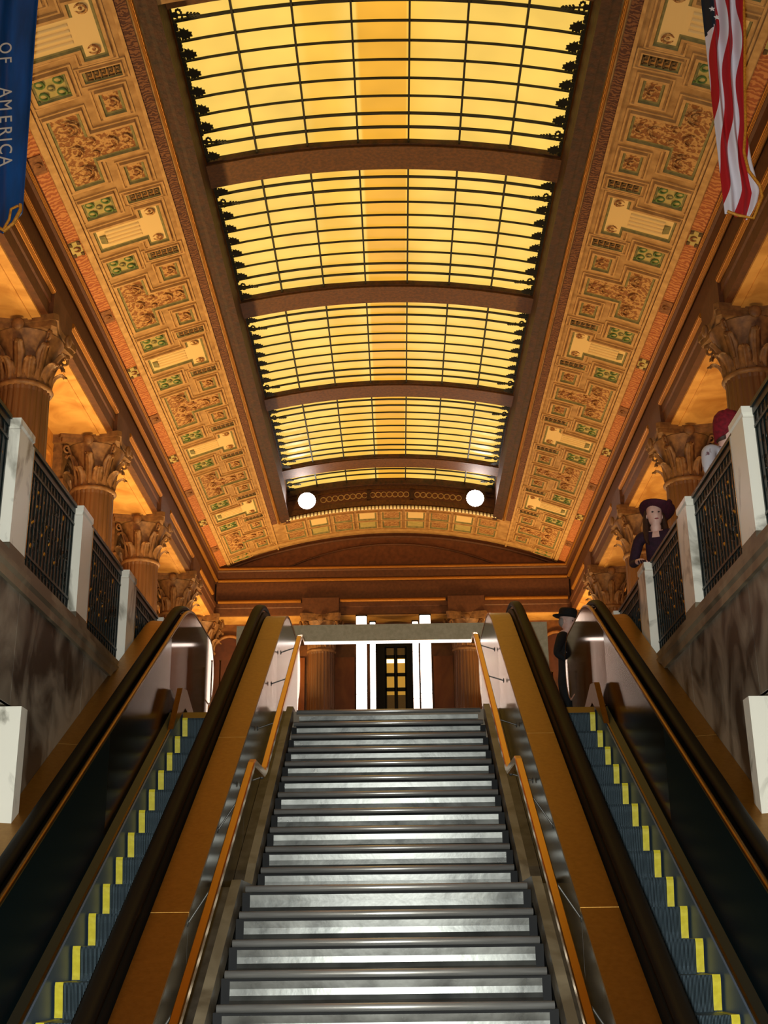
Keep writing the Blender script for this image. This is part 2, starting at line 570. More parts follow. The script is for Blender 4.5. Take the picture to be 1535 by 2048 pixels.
# ------------------------------------------------------------------ escalators
def base_path(y_end=14.1, y0=4.3):
    # (y, z) of the nosing line: lower flat, incline, rounded shoulder, upper flat
    zl, zt = 0.08, 4.12
    yl = YN+(zl-ZN)/T30
    yt = YN+(zt-ZN)/T30
    pts = [(y0, zl), (yl-0.3, zl), (yl+0.3, zl+0.3*T30)]
    n = 8
    R0 = 0.42
    a0 = (yt-R0, zt-R0*T30)
    a2 = (yt+R0, zt)
    for y in (7.0, 9.3, yt-R0-.6):
        pts.append((y, nos(y)))
    for i in range(n+1):
        t = i/n
        y = (1-t)**2*a0[0]+2*t*(1-t)*yt+t*t*a2[0]
        z = (1-t)**2*a0[1]+2*t*(1-t)*zt+t*t*a2[1]
        pts.append((y, z))
    pts.append((y_end, zt))
    return pts
def clip(path, ya, yb):
    def zat(y):
        for a, b in zip(path, path[1:]):
            if a[0] <= y <= b[0]:
                return a[1]+(b[1]-a[1])*(y-a[0])/(b[0]-a[0])
        return path[-1][1]
    return [(ya, zat(ya))]+[p for p in path if ya < p[0] < yb]+[(yb, zat(yb))]
def vsweep(mb, path, prof, oy, mi=0):
    # profile points (x, height over the nosing line)
    mb.loft([[(x, y-oy, z+h) for x, h in prof] for y, z in path], mi)
    return mb
def newel_path(x, h, r=0.40, y_end=14.0, y0=4.5):
    p = [(y, z+h) for y, z in clip(base_path(), y0, y_end)]
    cy, cz = p[-1][0], p[-1][1]-r
    for i in range(1, 11):
        a = PI/2-PI*i/10
        p.append((cy+r*math.cos(a), cz+r*math.sin(a)))
    p.append((cy-0.25, cz-r))
    return p
def rail_sweep(mb, pts, cx, w, t, oy):
    rings = []
    for i, (y, z) in enumerate(pts):
        a = pts[max(0, i-1)]
        b = pts[min(len(pts)-1, i+1)]
        ty, tz = b[0]-a[0], b[1]-a[1]
        L = math.hypot(ty, tz)
        ny, nz_ = -tz/L, ty/L
        sec = [(-w, -t), (-w*.98, t*.2), (-w*.72, t*.85), (-w*.3, t), (w*.3, t), (w*.72, t*.85), (w*.98, t*.2), (w, -t)]
        rings.append([(cx+dx, y-oy+ny*dn, z+nz_*dn) for dx, dn in sec])
    return mb.loft(rings, 0, True)

OY = 8.0
ED, ER = 0.36, 0.36*T30
for s, nm in ((-1, 'left'), (1, 'right')):
    E = empty('escalator', (0, OY, 0))
    tag(E, 'narrow escalator with brass decks and yellow-edged steps on the %s of the stairs' % nm, 'escalator', 'escalators')
    bp = base_path()
    # steps
    xo, xi = s*2.005, s*1.47
    xa, xb = min(xo, xi), max(xo, xi)
    sm = MB()
    prof = [(0.0, 0.0), (-0.004, -0.02), (0.004, -0.06), (0.018, -0.11), (0.03, -0.16), (0.036, -0.215), (0.06, -0.215), (ED+0.03, -0.02), (ED+0.03, 0.0)]
    sm.prism([(a, b) for a, b in prof], 'yz', xa, xb)
    step_me = sm.mesh('escalator_step', m_estep)
    ym = MB()
    yp = [(0.0, 0.003), (-0.008, -0.02), (0.0, -0.06), (0.014, -0.11), (0.026, -0.16), (0.032, -0.20), (0.05, -0.20), (0.05, 0.003)]
    a, b = sorted((s*2.004, s*1.955))
    ym.prism(yp, 'yz', a, b)
    a, b = sorted((s*2.004, s*1.962))
    ym.box(a, b, 0.05, ED, -0.002, 0.003)
    yel_me = ym.mesh('yellow_edge', m_yellow)
    for k in range(-6, 12):
        y = 7.885+ED*k
        z = ZN+ER*k
        if z > 3.62:
            z = {9: 3.50, 10: 3.65, 11: 3.742}.get(k, z)
            z = min(z, 3.742)
        st = put('step', step_me, E, (0, y-OY, z))
        put('yellow_edge', yel_me, st)
    # comb plate and landing plate
    a, b = sorted((xo, xi))
    MB().box(a, b, 11.86-OY, 14.4-OY, Z_LAND-0.05, Z_LAND+0.008).build('comb_plate', m_brass_dk, E)
    # outer balustrade
    incl = clip(bp, 4.4, 12.0)
    mb = MB()
    vsweep(mb, incl, [(s*2.02, -0.30), (s*2.02, 0.10), (s*2.05, 0.12), (s*2.05, -0.30)], OY)
    mb.build('skirt_panel', m_skirt, E)
    mb = MB()
    vsweep(mb, clip(bp, 4.4, 11.7), [(s*2.030, 0.10), (s*2.030, 0.124), (s*2.046, 0.124), (s*2.046, 0.10)], OY)
    mb.build('skirt_trim', m_brass, E)
    mb = MB()
    vsweep(mb, clip(bp, 4.4, 11.7), [(s*2.046, 0.08), (s*2.046, 0.118), (s*2.102, 0.150), (s*2.102, 0.08)], OY)
    mb.build('skirt_ledge', m_esc_dark, E)
    # triangular brass cover where the skirt meets the landing
    MB().prism([(11.35-OY, 3.55), (11.75-OY, 4.02), (12.0-OY, 4.05), (12.75-OY, 3.80), (12.4-OY, 3.80), (11.95-OY, 3.86)], 'yz', s*2.0, s*2.052).build('skirt_end_cover', m_brass, E)
    # polished inner panel of the outer balustrade, split in plates
    def panel(x0, x1, hb, ht, ya, yb, name, mat, last=False):
        p = clip(bp, ya, yb)
        top = [(y-OY, z+ht) for y, z in p]
        botm = [(y-OY, max(z+hb, 0) if not last else z+hb) for y, z in reversed(p)]
        if last:
            cy, cz = top[-1]
            arc = [(cy+0.38*math.cos(PI/2-PI*i/10), cz-0.38+0.38*math.sin(PI/2-PI*i/10)) for i in range(1, 11)]
            top += arc+[(cy-0.1, Z_LAND+0.01)]
            botm = botm[1:]
            botm = [q for q in botm if q[0] < cy-0.2]
        MB().prism(top+botm, 'yz', x0, x1).build(name, mat, E)
    panel(s*2.10, s*2.125, -0.15, 0.93, 4.5, 6.898, 'balustrade_panel', m_esc_dark)
    panel(s*2.10, s*2.125, -0.15, 0.93, 6.902, 9.298, 'balustrade_panel', m_esc_dark)
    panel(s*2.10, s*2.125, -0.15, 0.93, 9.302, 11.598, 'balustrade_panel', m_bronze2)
    panel(s*2.10, s*2.125, -0.15, 0.93, 11.602, 14.0, 'balustrade_panel', m_bronze, True)
    mb = MB()
    rail_sweep(mb, newel_path(0, 0.945, 0.385), s*2.115, 0.018, 0.014, OY)
    mb.build('panel_rim', m_brass, E)
    mb = MB()
    rail_sweep(mb, newel_path(0, 0.985, 0.43), s*2.205, 0.050, 0.026, OY)
    mb.build('moving_handrail', m_rubber, E)
    mb = MB()
    rail_sweep(mb, newel_path(0, 0.955, 0.40), s*2.205, 0.026, 0.016, OY)
    mb.build('handrail_guide', m_brass_dk, E)
    cuts = [4.4, 6.99, 9.3, 11.6, 14.1]
    for ya, yb in zip(cuts, cuts[1:]):
        mb = MB()
        vsweep(mb, clip(bp, ya+0.002, yb-0.002), [(s*2.28, 0.84), (s*2.498, 0.855), (s*2.498, 0.80), (s*2.28, 0.79)], OY)
        mb.build('outer_deck_plate', m_brass, E)
    mb = MB()
    vsweep(mb, clip(bp, 4.4, 8.07), [(s*2.50, 0.856), (s*2.935, 0.856), (s*2.935, 0.80), (s*2.50, 0.80)], OY)
    mb.build('deck_flange', m_brass, E)
    mb = MB()
    vsweep(mb, clip(bp, 4.4, 14.1), [(s*2.28, 0.84), (s*2.28, 0.1), (s*2.24, 0.1), (s*2.24, 0.93), (s*2.27, 0.93)], OY)
    mb.build('outer_riser_trim', m_rubber, E)
    # inner balustrade beside the stairs
    for ya, yb in zip(cuts, cuts[1:]):
        mb = MB()
        vsweep(mb, clip(bp, ya+0.002, yb-0.002), [(s*1.065, 0.885), (s*1.275, 0.885), (s*1.275, 0.84), (s*1.085, 0.84), (s*1.085, 0.86), (s*1.065, 0.86)], OY)
        mb.build('inner_deck_plate', m_brass, E)
    for ya, yb in ((4.5, 6.99), (6.99, 9.3), (9.3, 11.6), (11.6, 14.0)):
        p = clip(bp, ya+.002, yb-.002)
        poly = [(y-OY, z+0.858) for y, z in p]+[(y-OY, max(0, z-0.9)) for y, z in reversed(p)]
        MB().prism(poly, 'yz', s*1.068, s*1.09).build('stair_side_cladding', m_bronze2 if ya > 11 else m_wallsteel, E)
    mb = MB()
    rail_sweep(mb, newel_path(0, 0.985, 0.43), s*1.355, 0.050, 0.026, OY)
    mb.build('moving_handrail', m_rubber, E)
    mb = MB()
    rail_sweep(mb, newel_path(0, 0.94, 0.39), s*1.355, 0.034, 0.022, OY)
    mb.build('handrail_guide', m_brass_dk, E)
    panel(s*1.345, s*1.365, -0.15, 0.93, 4.5, 9.298, 'balustrade_panel', m_bronze)
    panel(s*1.345, s*1.365, -0.15, 0.93, 9.302, 14.0, 'balustrade_panel', m_bronze, True)
    mb = MB()
    vsweep(mb, clip(bp, 4.4, 14.1), [(s*1.277, 0.84), (s*1.30, 0.93), (s*1.325, 0.93), (s*1.325, 0.80), (s*1.277, 0.80)], OY)
    mb.build('inner_rail_trim', m_rubber, E)
    mb = MB()
    vsweep(mb, incl, [(s*1.44, -0.30), (s*1.44, 0.10), (s*1.40, 0.12), (s*1.40, -0.30)], OY)
    mb.build('skirt_panel', m_skirt, E)
    # rounded brass and chrome end cap of the inner deck at the top
    mb = MB()
    prof = []
    cz = 4.12+0.885-0.32
    for i in range(0, 9):
        a = PI/2-PI*i/8*0.9
        prof.append((14.1-OY+0.30*math.cos(a), cz+0.32*math.sin(a)))
    prof += [(13.9-OY, Z_LAND+0.02), (13.6-OY, Z_LAND+0.02), (13.6-OY, cz+0.32)]
    mb.prism(prof, 'yz', s*1.07, s*1.28)
    mb.build('deck_end_cap', m_bronze, E)
    # truss housing below everything
    poly = [(4.4, 0.0)]+[(y, z-0.34) for y, z in clip(bp, 5.9, 12.0)]+[(14.2, 3.6), (14.2, 3.3), (12.2, 3.3), (6.9, 0.0)]
    a, b = sorted((s*1.10, s*2.46))
    MB().prism([(p[0]-OY, p[1]) for p in poly], 'yz', a, b).build('truss_housing', m_black, E)

# ------------------------------------------------------------------ gallery balustrades: marble posts and iron grilles
POST_Y = [4.17, 5.98, 7.79, 9.58, 11.41, 13.22, 15.03]
ordn = ['nearest', 'second', 'third', 'fourth', 'fifth', 'sixth', 'seventh']
pm = MB()
pm.box(-0.06, 0.06, -0.17, 0.17, 0.0, 0.90)
post_shaft = pm.mesh('shaft', m_cream)
pm = MB()
pm.loft([[(-.06, -.17, .90), (.06, -.17, .90), (.06, .17, .90), (-.06, .17, .90)],
         [(-.052, -.16, .91), (.052, -.16, .91), (.052, .16, .91), (-.052, .16, .91)],
         [(-.052, -.16, .925), (.052, -.16, .925), (.052, .16, .925), (-.052, .16, .925)],
         [(-.062, -.175, .94), (.062, -.175, .94), (.062, .175, .94), (-.062, .175, .94)],
         [(-.062, -.175, .985), (.062, -.175, .985), (.062, .175, .985), (-.062, .175, .985)]])
post_cap = pm.mesh('cap', m_cream)
post_base = MB().box(-0.066, 0.066, -0.176, 0.176, -0.005, 0.05).box(-0.063, 0.063, -0.173, 0.173, 0.05, 0.07).mesh('base', m_marble_trim)
post_strip = MB().box(-0.065, 0.065, 0.168, 0.18, 0.06, 0.90).mesh('edge_strip', m_chrome)
L_gr = 1.40
def grille_meshes():
    fr = MB()
    for z0, z1 in ((0.03, 0.06), (0.90, 0.955), (0.80, 0.82), (0.16, 0.18)):
        fr.box(-0.018, 0.018, 0, L_gr, z0, z1)
    fr.box(-0.03, 0.03, 0, L_gr, 0.955, 0.985)
    frame = fr.mesh('frame', m_iron)
    bars = MB()
    n = 16
    for i in range(n+1):
        y = L_gr*i/n
        bars.box(-0.011, 0.011, y-0.011, y+0.011, 0.03, 0.95)
    bars_me = bars.mesh('bars', m_iron)
    sc = MB()
    rg = random.Random(3)
    for i in range(90):
        y, z = 0.05+rg.random()*(L_gr-0.1), 0.20+rg.random()*0.58
        r = 0.022+0.045*rg.random()
        a0 = rg.random()*6.28
        pts = []
        for k in range(9):
            a = a0+k*0.62
            rr = r*(1-k/14)
            pts.append((rg.uniform(-.004, .004), y+rr*math.cos(a), z+rr*math.sin(a)))
        sc.tube(pts, 0.010, 4)
    n2 = 16
    for i in range(n2):
        y = L_gr*(i+0.5)/n2
        for z in (0.86, 0.11):
            sc.torus((0, y, z), 0.030, 0.010, 'x', 8, 4)
    scroll_me = sc.mesh('scrollwork', m_iron)
    fl = MB()
    for i in range(22):
        y, z = 0.06+rg.random()*(L_gr-0.12), 0.22+rg.random()*0.55
        fl.ball((0, y, z), 0.014, 0.010+0.014*rg.random(), 0.012+0.018*rg.random(), 6, 4)
    fl_me = fl.mesh('gilt_flowers', m_leafgold)
    back = MB().box(-0.004, 0.004, 0, L_gr, 0.04, 0.93).mesh('backing_mesh', m_esc_dark)
    return frame, bars_me, scroll_me, fl_me, back
g_fr, g_bar, g_sc, g_fl, g_bk = grille_meshes()
for s, nm in ((-1, 'left'), (1, 'right')):
    for i, y in enumerate(POST_Y):
        p = empty('marble_post', (s*2.572, y+0.17, 4.142))
        tag(p, '%s pale marble post of the %s gallery balustrade, counted from the foot of the stairs' % (ordn[i], nm), 'post', 'balustrade posts')
        put('shaft', post_shaft, p)
        put('cap', post_cap, p)
        put('base', post_base, p)
        put('edge_strip', post_strip, p)
        if i < len(POST_Y)-1:
            g = empty('iron_grille', (s*2.59, y+0.365, 4.142))
            tag(g, 'dark ironwork grille after the %s marble post on the %s gallery' % (ordn[i], nm), 'railing', 'balustrade grilles')
            put('frame', g_fr, g)
            for nm_, me_ in (('bars', g_bar), ('scrollwork', g_sc), ('gilt_flowers', g_fl)):
                put(nm_, me_, g)['kind'] = 'stuff'
            put('backing_mesh', g_bk, g)

# ------------------------------------------------------------------ upper walls and end wall
for s, nm in ((-1, 'left'), (1, 'right')):
    root = empty('wall_'+nm)
    struct(root, nm+' hall wall of honey marble behind the columns', 'wall')
    a, b = sorted((s*6.15, s*6.4))
    ys = [2.3+BAY*k for k in range(8)]
    MB().box(a, b, 2.0, 35.0, Z_GAL, 12.2).build('wall_face', m_wall, root)
    for k in range(-1, 4):
        y = 16.68+BAY*k
        a, b = sorted((s*5.98, s*6.15))
        MB().box(a, b, y-0.42, y+0.42, Z_GAL, 9.65).build('pilaster', m_pil, root)
        a2, b2 = sorted((s*5.92, s*6.15))
        mb = MB().box(a2, b2, y-0.46, y+0.46, 9.65, 9.74)
        mb.box(a, b, y-0.44, y+0.44, 9.74, 10.42).box(a2, b2, y-0.52, y+0.52, 10.42, 10.6)
        mb.build('pilaster_capital', m_cap, root)
    # panel edges between pilasters
    for k in range(-2, 4):
        y = 16.68+BAY*k+BAY/2
        a, b = sorted((s*6.10, s*6.15))
        mb = MB()
        for (y0, y1, z0, z1) in ((y-1.6, y+1.6, 10.10, 10.2), (y-1.6, y+1.6, 5.0, 5.1), (y-1.6, y-1.5, 5.1, 10.1), (y+1.5, y+1.6, 5.1, 10.1)):
            mb.box(a, b, y0, y1, z0, z1)
        mb.build('panel_molding', m_wall, root)

we = empty('wall_end')
struct(we, 'far end wall with the lit doorway', 'wall')
MB().box(-6.4, -0.62, 34.5, 34.9, Z_GAL, 13.4).box(0.70, 6.4, 34.5, 34.9, Z_GAL, 13.4).box(-0.62, 0.70, 34.5, 34.9, 10.35, 13.4).build('wall_face', m_endwall, we)
for x0, x1 in ((-3.75, -2.55), (2.6, 3.8), (-1.68, -1.12), (1.14, 1.70)):
    MB().box(x0, x1, 34.40, 34.5, Z_GAL+.1, 9.55).build('red_marble_panel', m_redmar, we)
for s in (-1, 1):
    # arched dark niche by the corner
    pts = [(s*4.72-0.45, Z_GAL), (s*4.72+0.45, Z_GAL), (s*4.72+0.45, 9.7)]
    pts += [(s*4.72+0.45*math.cos(PI*i/10), 9.7+0.45*math.sin(PI*i/10)) for i in range(1, 10)] + [(s*4.72-0.45, 9.7)]
    MB().prism(pts, 'xz', 34.36, 34.5).build('niche_panel', m_niche, we)
    arch = [(s*4.72+0.5*math.cos(PI*i/12), 34.36, 9.7+0.5*math.sin(PI*i/12)) for i in range(13)]
    MB().tube(arch, 0.05, 6).build('niche_arch', m_pil, we)
    MB().box(min(s*3.85, s*4.15), max(s*3.85, s*4.15), 34.3, 34.5, Z_GAL, 10.3).build('end_pilaster', m_pil, we)

# tympanum over the end entablature
tm = empty('wall_tympanum', (0, 0, 0))
struct(tm, 'segmental brown tympanum under the end of the vault', 'wall')
arc = [va(-5.3+10.6*i/32) for i in range(33)]
MB().prism([(x, z+0.03) for x, z in arc]+[(5.3, 11.7), (-5.3, 11.7)], 'xz', 33.75, 33.95).build('tympanum_face', m_tymp, tm)
for hh, r in ((0.10, 0.045), (0.34, 0.028)):
    pts = []
    for i in range(33):
        a = -4.9+9.8*i/32
        x, z = va(a, hh)
        pts.append((x*(1-0.25*(hh > .2)), 33.73, max(z, 12.06)))
    MB().tube(pts, r, 6).build('arch_molding', m_entab, tm)

# entablatures: profile measured inward as distance d from the hall axis
ENT = dict(
    architrave=[(5.05, 10.62), (5.05, 10.82), (5.025, 10.84), (5.025, 10.96), (6.2, 10.96), (6.2, 10.62)],
    frieze=[(5.09, 11.06), (5.09, 11.60), (6.2, 11.60), (6.2, 11.06)],
    cornice=[(5.02, 11.70), (5.02, 11.90), (4.985, 11.93), (4.985, 11.955), (5.6, 11.955), (5.6, 11.70)],
)
GOLDS = [(5.005, 11.01, 0.052), (5.045, 11.65, 0.05), (4.985, 11.99, 0.038)]
def mapend(p, s):
    return p
for idx, nm in ((1, 'left'), (2, 'right'), (3, 'end')):
    root = empty('trim_%d' % idx)
    struct(root, 'red brown entablature with gilded moldings along the %s of the hall' % nm, 'cornice')
    for part, prof in ENT.items():
        mb = MB()
        if idx < 3:
            s = -1 if idx == 1 else 1
            mb.prism([(s*d, z) for d, z in prof], 'xz', 2.0, 33.62)
        else:
            mb.prism([(28.57+d, z) for d, z in prof], 'yz', -5.05, 5.05)
        mb.build(part, m_entab, root)
    for gi, (d, z, r) in enumerate(GOLDS):
        if gi == 0:
            # lower gilded roll is broken by a block over each column
            if idx < 3:
                s = -1 if idx == 1 else 1
                cs = [16.68+BAY*k for k in range(-3, 4)]+[33.2]
                for a, b in zip(cs, cs[1:]):
                    MB().tube([(s*d, a+0.55, z), (s*d, min(b-0.55, 33.55), z)], r, 8).build('gilded_roll', m_gold, root)
                for c in cs[:-1]:
                    a, b = sorted((s*4.985, s*5.15))
                    MB().box(a, b, c-0.52, c+0.52, 10.62, 11.08).build('column_block', m_entab, root)
            else:
                for a, b in ((-4.98, -2.62), (-1.5, 1.5), (2.62, 4.98)):
                    MB().tube([(a, 28.57+d, z), (b, 28.57+d, z)], r, 8).build('gilded_roll', m_gold, root)
                for c in (-2.05, 2.08):
                    MB().box(c-0.52, c+0.52, 33.5, 33.9, 10.60, 11.08).build('column_block', m_entab, root)
        else:
            if idx < 3:
                s = -1 if idx == 1 else 1
                MB().tube([(s*d, 2.0, z), (s*d, 33.55, z)], r, 8).build('gilded_roll', m_gold, root)
            else:
                MB().tube([(-5.0, 28.57+d, z), (5.0, 28.57+d, z)], r, 8).build('gilded_roll', m_gold, root)
    # bright honey soffit between architrave and wall
    if idx < 3:
        s = -1 if idx == 1 else 1
        a, b = sorted((s*5.16, s*6.15))
        MB().box(a, b, 2.0, 34.4, 10.585, 10.62).build('soffit', m_soffit, root)
        a, b = sorted((s*5.30, s*5.36))
        MB().box(a, b, 2.0, 34.4, 10.56, 10.585).build('soffit_rib', m_soffit, root)
    else:
        MB().box(-5.1, 5.1, 33.74, 34.5, 10.585, 10.62).build('soffit', m_soffit, root)
    # recess strip under the frieze
    if idx < 3:
        s = -1 if idx == 1 else 1
        a, b = sorted((s*5.10, s*6.2))
        MB().box(a, b, 2.0, 33.62, 10.96, 11.06).box(a, b, 2.0, 33.62, 11.60, 11.70).build('fillet', m_entab, root)
        a, b = sorted((s*5.0, s*6.2))
    else:
        MB().box(-5.1, 5.1, 33.67, 34.9, 10.96, 11.06).box(-5.1, 5.1, 33.67, 34.9, 11.60, 11.70).box(-6.3, 6.3, 33.7, 34.9, 11.955, 12.1).build('fillet', m_entab, root)

# ------------------------------------------------------------------ columns
def make_column():
    c = empty('column', (0, 0, Z_GAL))
    def Z(z):
        return z-Z_GAL
    mb = MB()
    rings = []
    for z, r in ((4.62, 0.435), (5.8, 0.43), (7.2, 0.415), (8.6, 0.392), (9.50, 0.372), (9.56, 0.385)):
        ring = []
        for k in range(72):
            a = 2*PI*k/72
            rr = r*(1-0.035*(1 if k % 3 == 1 else 0))
            ring.append((rr*math.cos(a), rr*math.sin(a), Z(z)))
        rings.append(ring)
    mb.loft(rings, 0, False)
    mb.build('shaft', m_col, c)
    MB().lathe([(0.375, Z(9.555)), (0.41, Z(9.57)), (0.425, Z(9.60)), (0.41, Z(9.63)), (0.37, Z(9.645))], n=32).build('necking_ring', m_cap, c)
    mb = MB()
    mb.lathe([(0.56, Z(4.12)), (0.56, Z(4.26))], n=4, smooth=False)
    mb.lathe([(0.50, Z(4.26)), (0.545, Z(4.31)), (0.50, Z(4.38)), (0.46, Z(4.42)), (0.49, Z(4.48)), (0.50, Z(4.52)), (0.45, Z(4.58)), (0.435, Z(4.63))], n=32)
    mb.build('base', m_cap, c)
    bell = MB().lathe([(0.365, Z(9.63)), (0.37, Z(9.85)), (0.40, Z(10.1)), (0.46, Z(10.3)), (0.52, Z(10.42))], n=28).build('capital', m_cap, c)
    # abacus with concave sides
    poly = []
    for q in range(4):
        a0 = PI/4+q*PI/2
        for t in (-0.055, 0.055):
            poly.append((0.74*math.cos(a0+t), 0.74*math.sin(a0+t)))
        for i in range(1, 6):
            u = i/6
            p0 = (0.74*math.cos(a0+0.055), 0.74*math.sin(a0+0.055))
            p1 = (0.74*math.cos(a0+PI/2-0.055), 0.74*math.sin(a0+PI/2-0.055))
            x, y = p0[0]+(p1[0]-p0[0])*u, p0[1]+(p1[1]-p0[1])*u
            k = 1-0.16*math.sin(PI*u)
            poly.append((x*k, y*k))
    mb = MB().prism(poly, 'xy', Z(10.43), Z(10.52)).prism([(x*1.05, y*1.05) for x, y in poly], 'xy', Z(10.52), Z(10.62))
    mb.build('abacus', m_cap, bell)
    def leaf(h, rad, w, out):
        m = MB()
        path = [(0.0, 0.0), (0.012, 0.25), (0.025, 0.5), (0.06, 0.75), (0.12, 0.93), (0.17*1.0, 1.0), (0.205, 0.96), (0.215, 0.86)]
        wid = [0.6, 0.85, 1.0, 0.98, 0.85, 0.62, 0.42, 0.2]
        rings = []
        for (o, t), ww in zip(path, wid):
            x = rad+o*out
            z = t*h
            half = w*ww
            ring = []
            for j, u in enumerate((-1, -0.55, -0.18, 0, 0.18, 0.55, 1)):
                ring.append((x-0.03*abs(u)+(0.014 if j == 3 else 0)+(-0.012 if j in (1, 5) else 0), half*u, z))
            for u in (1, 0, -1):
                ring.append((x-0.045, half*u*0.9, z-0.01))
            rings.append(ring)
        m.loft(rings, 0, True)
        return m
    l1 = leaf(0.31, 0.375, 0.105, 1.05).mesh('acanthus_leaf', m_cap)
    l2 = leaf(0.56, 0.385, 0.095, 1.15).mesh('acanthus_leaf', m_cap)
    for k in range(8):
        a = 2*PI*k/8
        put('acanthus_leaf', l1, bell, (0, 0, Z(9.65)), rz=a+PI/8)
        put('acanthus_leaf', l2, bell, (0, 0, Z(9.66)), rz=a)
    vm = MB()
    sp = []
    rad = []
    for i in range(15):
        t = i/14
        sp.append((0.40+0.20*t**1.2, 0, 0.10+0.56*t**0.8))
        rad.append(0.028)
    for i in range(1, 15):
        a = PI/2-i*PI/6.2
        r = 0.085*(1-i/18)
        sp.append((0.60+r*math.cos(a)*1.0, 0, 0.575+r*math.sin(a)))
        rad.append(0.026*(1-i/26))
    vm.tube(sp, 0.03, 6, radii=rad)
    vol = vm.mesh('volute', m_cap)
    for q in range(4):
        put('volute', vol, bell, (0, 0, Z(9.74)), rz=PI/4+q*PI/2)
    fm = MB().ball((0.60, 0, 0), 0.05, 0.10, 0.10).torus((0.605, 0, 0), 0.075, 0.025, 'x', 10, 5)
    fl = fm.mesh('abacus_flower', m_cap)
    for q in range(4):
        put('abacus_flower', fl, bell, (0, 0, Z(10.44)), rz=q*PI/2)
    return c
cnames = ['first', 'second', 'third', 'fourth', 'fifth']
spots = []
for s, nm in ((-1, 'left'), (1, 'right')):
    for k in range(4):
        spots.append((s*5.47, 16.68+BAY*k, '%s leafy-capped column from the camera along the %s gallery' % (cnames[k], nm)))
    spots.append((s*5.47, 33.9, 'leafy-capped column in the far %s corner of the hall' % nm))
spots.append((-2.05, 34.0, 'leafy-capped column left of the lit doorway on the end wall'))
spots.append((2.08, 34.0, 'leafy-capped column right of the lit doorway on the end wall'))
proto = make_column()
for i, (x, y, lb) in enumerate(spots):
    c = proto if i == 0 else copy_tree(proto)
    c.location = (x, y, Z_GAL)
    tag(c, lb, 'column', 'hall columns')

# ------------------------------------------------------------------ vaulted ceiling
ceil = empty('ceiling')
struct(ceil, 'coffered segmental barrel vault of tan plaster', 'ceiling')
Y_SKY0, Y_SKY1 = 12.93, 31.30
def vault_strip(mb, a0, a1, n, y0, y1, h=0.0, th=0.15, mi=0, ny=1):
    for i in range(n):
        p, q = a0+(a1-a0)*i/n, a0+(a1-a0)*(i+1)/n
        A, B = va(p, h), va(q, h)
        A2, B2 = va(p, h-th), va(q, h-th)
        mb.add([(A[0], y0, A[1]), (B[0], y0, B[1]), (B[0], y1, B[1]), (A[0], y1, A[1]),
                (A2[0], y0, A2[1]), (B2[0], y0, B2[1]), (B2[0], y1, B2[1]), (A2[0], y1, A2[1])],
               [(0, 1, 2, 3), (7, 6, 5, 4), (0, 3, 7, 4), (1, 5, 6, 2), (0, 4, 5, 1), (3, 2, 6, 7)], mi)
    return mb
mb = MB()
vault_strip(mb, -5.45, -2.86, 12, 2.0, Y_END)
vault_strip(mb, 2.86, 5.45, 12, 2.0, Y_END)
vault_strip(mb, -2.86, 2.86, 24, 31.43, Y_END)
vault_strip(mb, -2.86, 2.86, 24, 2.0, 12.2)
mb.build('vault_shell', m_plaster, ceil)
# mouldings running the length of the vault
def run(name, a0, a1, h, mat, y0=2.0, y1=Y_END, n=2):
    for s in (-1, 1):
        vault_strip(MB(), s*a0, s*a1, n, y0, y1, h, h+0.02).build(name, mat, ceil)
run('skylight_surround', 2.80, 2.93, 0.09, m_frame, 2.0, 31.55)
run('skylight_surround', 2.93, 3.06, 0.055, m_frame, 2.0, 31.55)
run('scroll_band', 3.17, 3.32, 0.02, m_scroll, 2.0, 31.6)
run('plain_fillet', 3.32, 3.37, 0.045, m_rib)
run('plain_fillet', 4.79, 4.885, 0.05, m_rib)
run('plain_fillet', 4.735, 4.765, 0.03, m_rib)
run('red_scroll_band', 4.90, 5.11, 0.012, m_red)
for s in (-1, 1):
    x, z = va(s*3.11, 0.03)
    MB().tube([(x, 2.0, z), (x, 31.6, z)], 0.032, 8).build('bead_molding', m_gold, ceil)

def inset(poly, d):
    n = len(poly)
    out = []
    area = sum(poly[i][0]*poly[(i+1) % n][1]-poly[(i+1) % n][0]*poly[i][1] for i in range(n))
    sg = 1 if area > 0 else -1
    for i in range(n):
        p0, p1, p2 = poly[i-1], poly[i], poly[(i+1) % n]
        def nrm(a, b):
            dx, dy = b[0]-a[0], b[1]-a[1]
            L = math.hypot(dx, dy)
            return (-dy/L*sg, dx/L*sg)
        n1, n2 = nrm(p0, p1), nrm(p1, p2)
        out.append((p1[0]+d*(n1[0]+n2[0]), p1[1]+d*(n1[1]+n2[1])))
    return out
def coffer_mesh(name, poly, s, plate, fr=0.055, hgt=0.05):
    mb = MB()
    def mp(p, h):
        x, z = va(s*p[0], h)
        return (x, p[1], z)
    seq = [(0.0, -0.01, 0), (0.0, hgt, 0), (fr*0.8, hgt, 0), (fr, hgt*0.35, 1), (fr+0.03, 0.012, 1)]
    rings = []
    for d, h, mi in seq:
        rings.append([mp(p, h) for p in inset(poly, d)])
    n = len(poly)
    lip = [[mp(p, h) for p in inset(poly, d)] for d, h in ((-0.062, -0.005), (-0.062, 0.022), (-0.036, 0.022), (-0.030, -0.005))]
    for k in range(3):
        mb.add(lip[k]+lip[k+1], [(i, (i+1) % n, n+(i+1) % n, n+i) for i in range(n)], 0)
    for k in range(len(rings)-1):
        mi = 0 if k < 2 else 1
        mb.add(rings[k]+rings[k+1], [(i, (i+1) % n, n+(i+1) % n, n+i) for i in range(n)], mi)
    mb.add(rings[-1], [tuple(range(n))], 2)
    return mb.mesh(name, [m_rib, m_olive, plate])
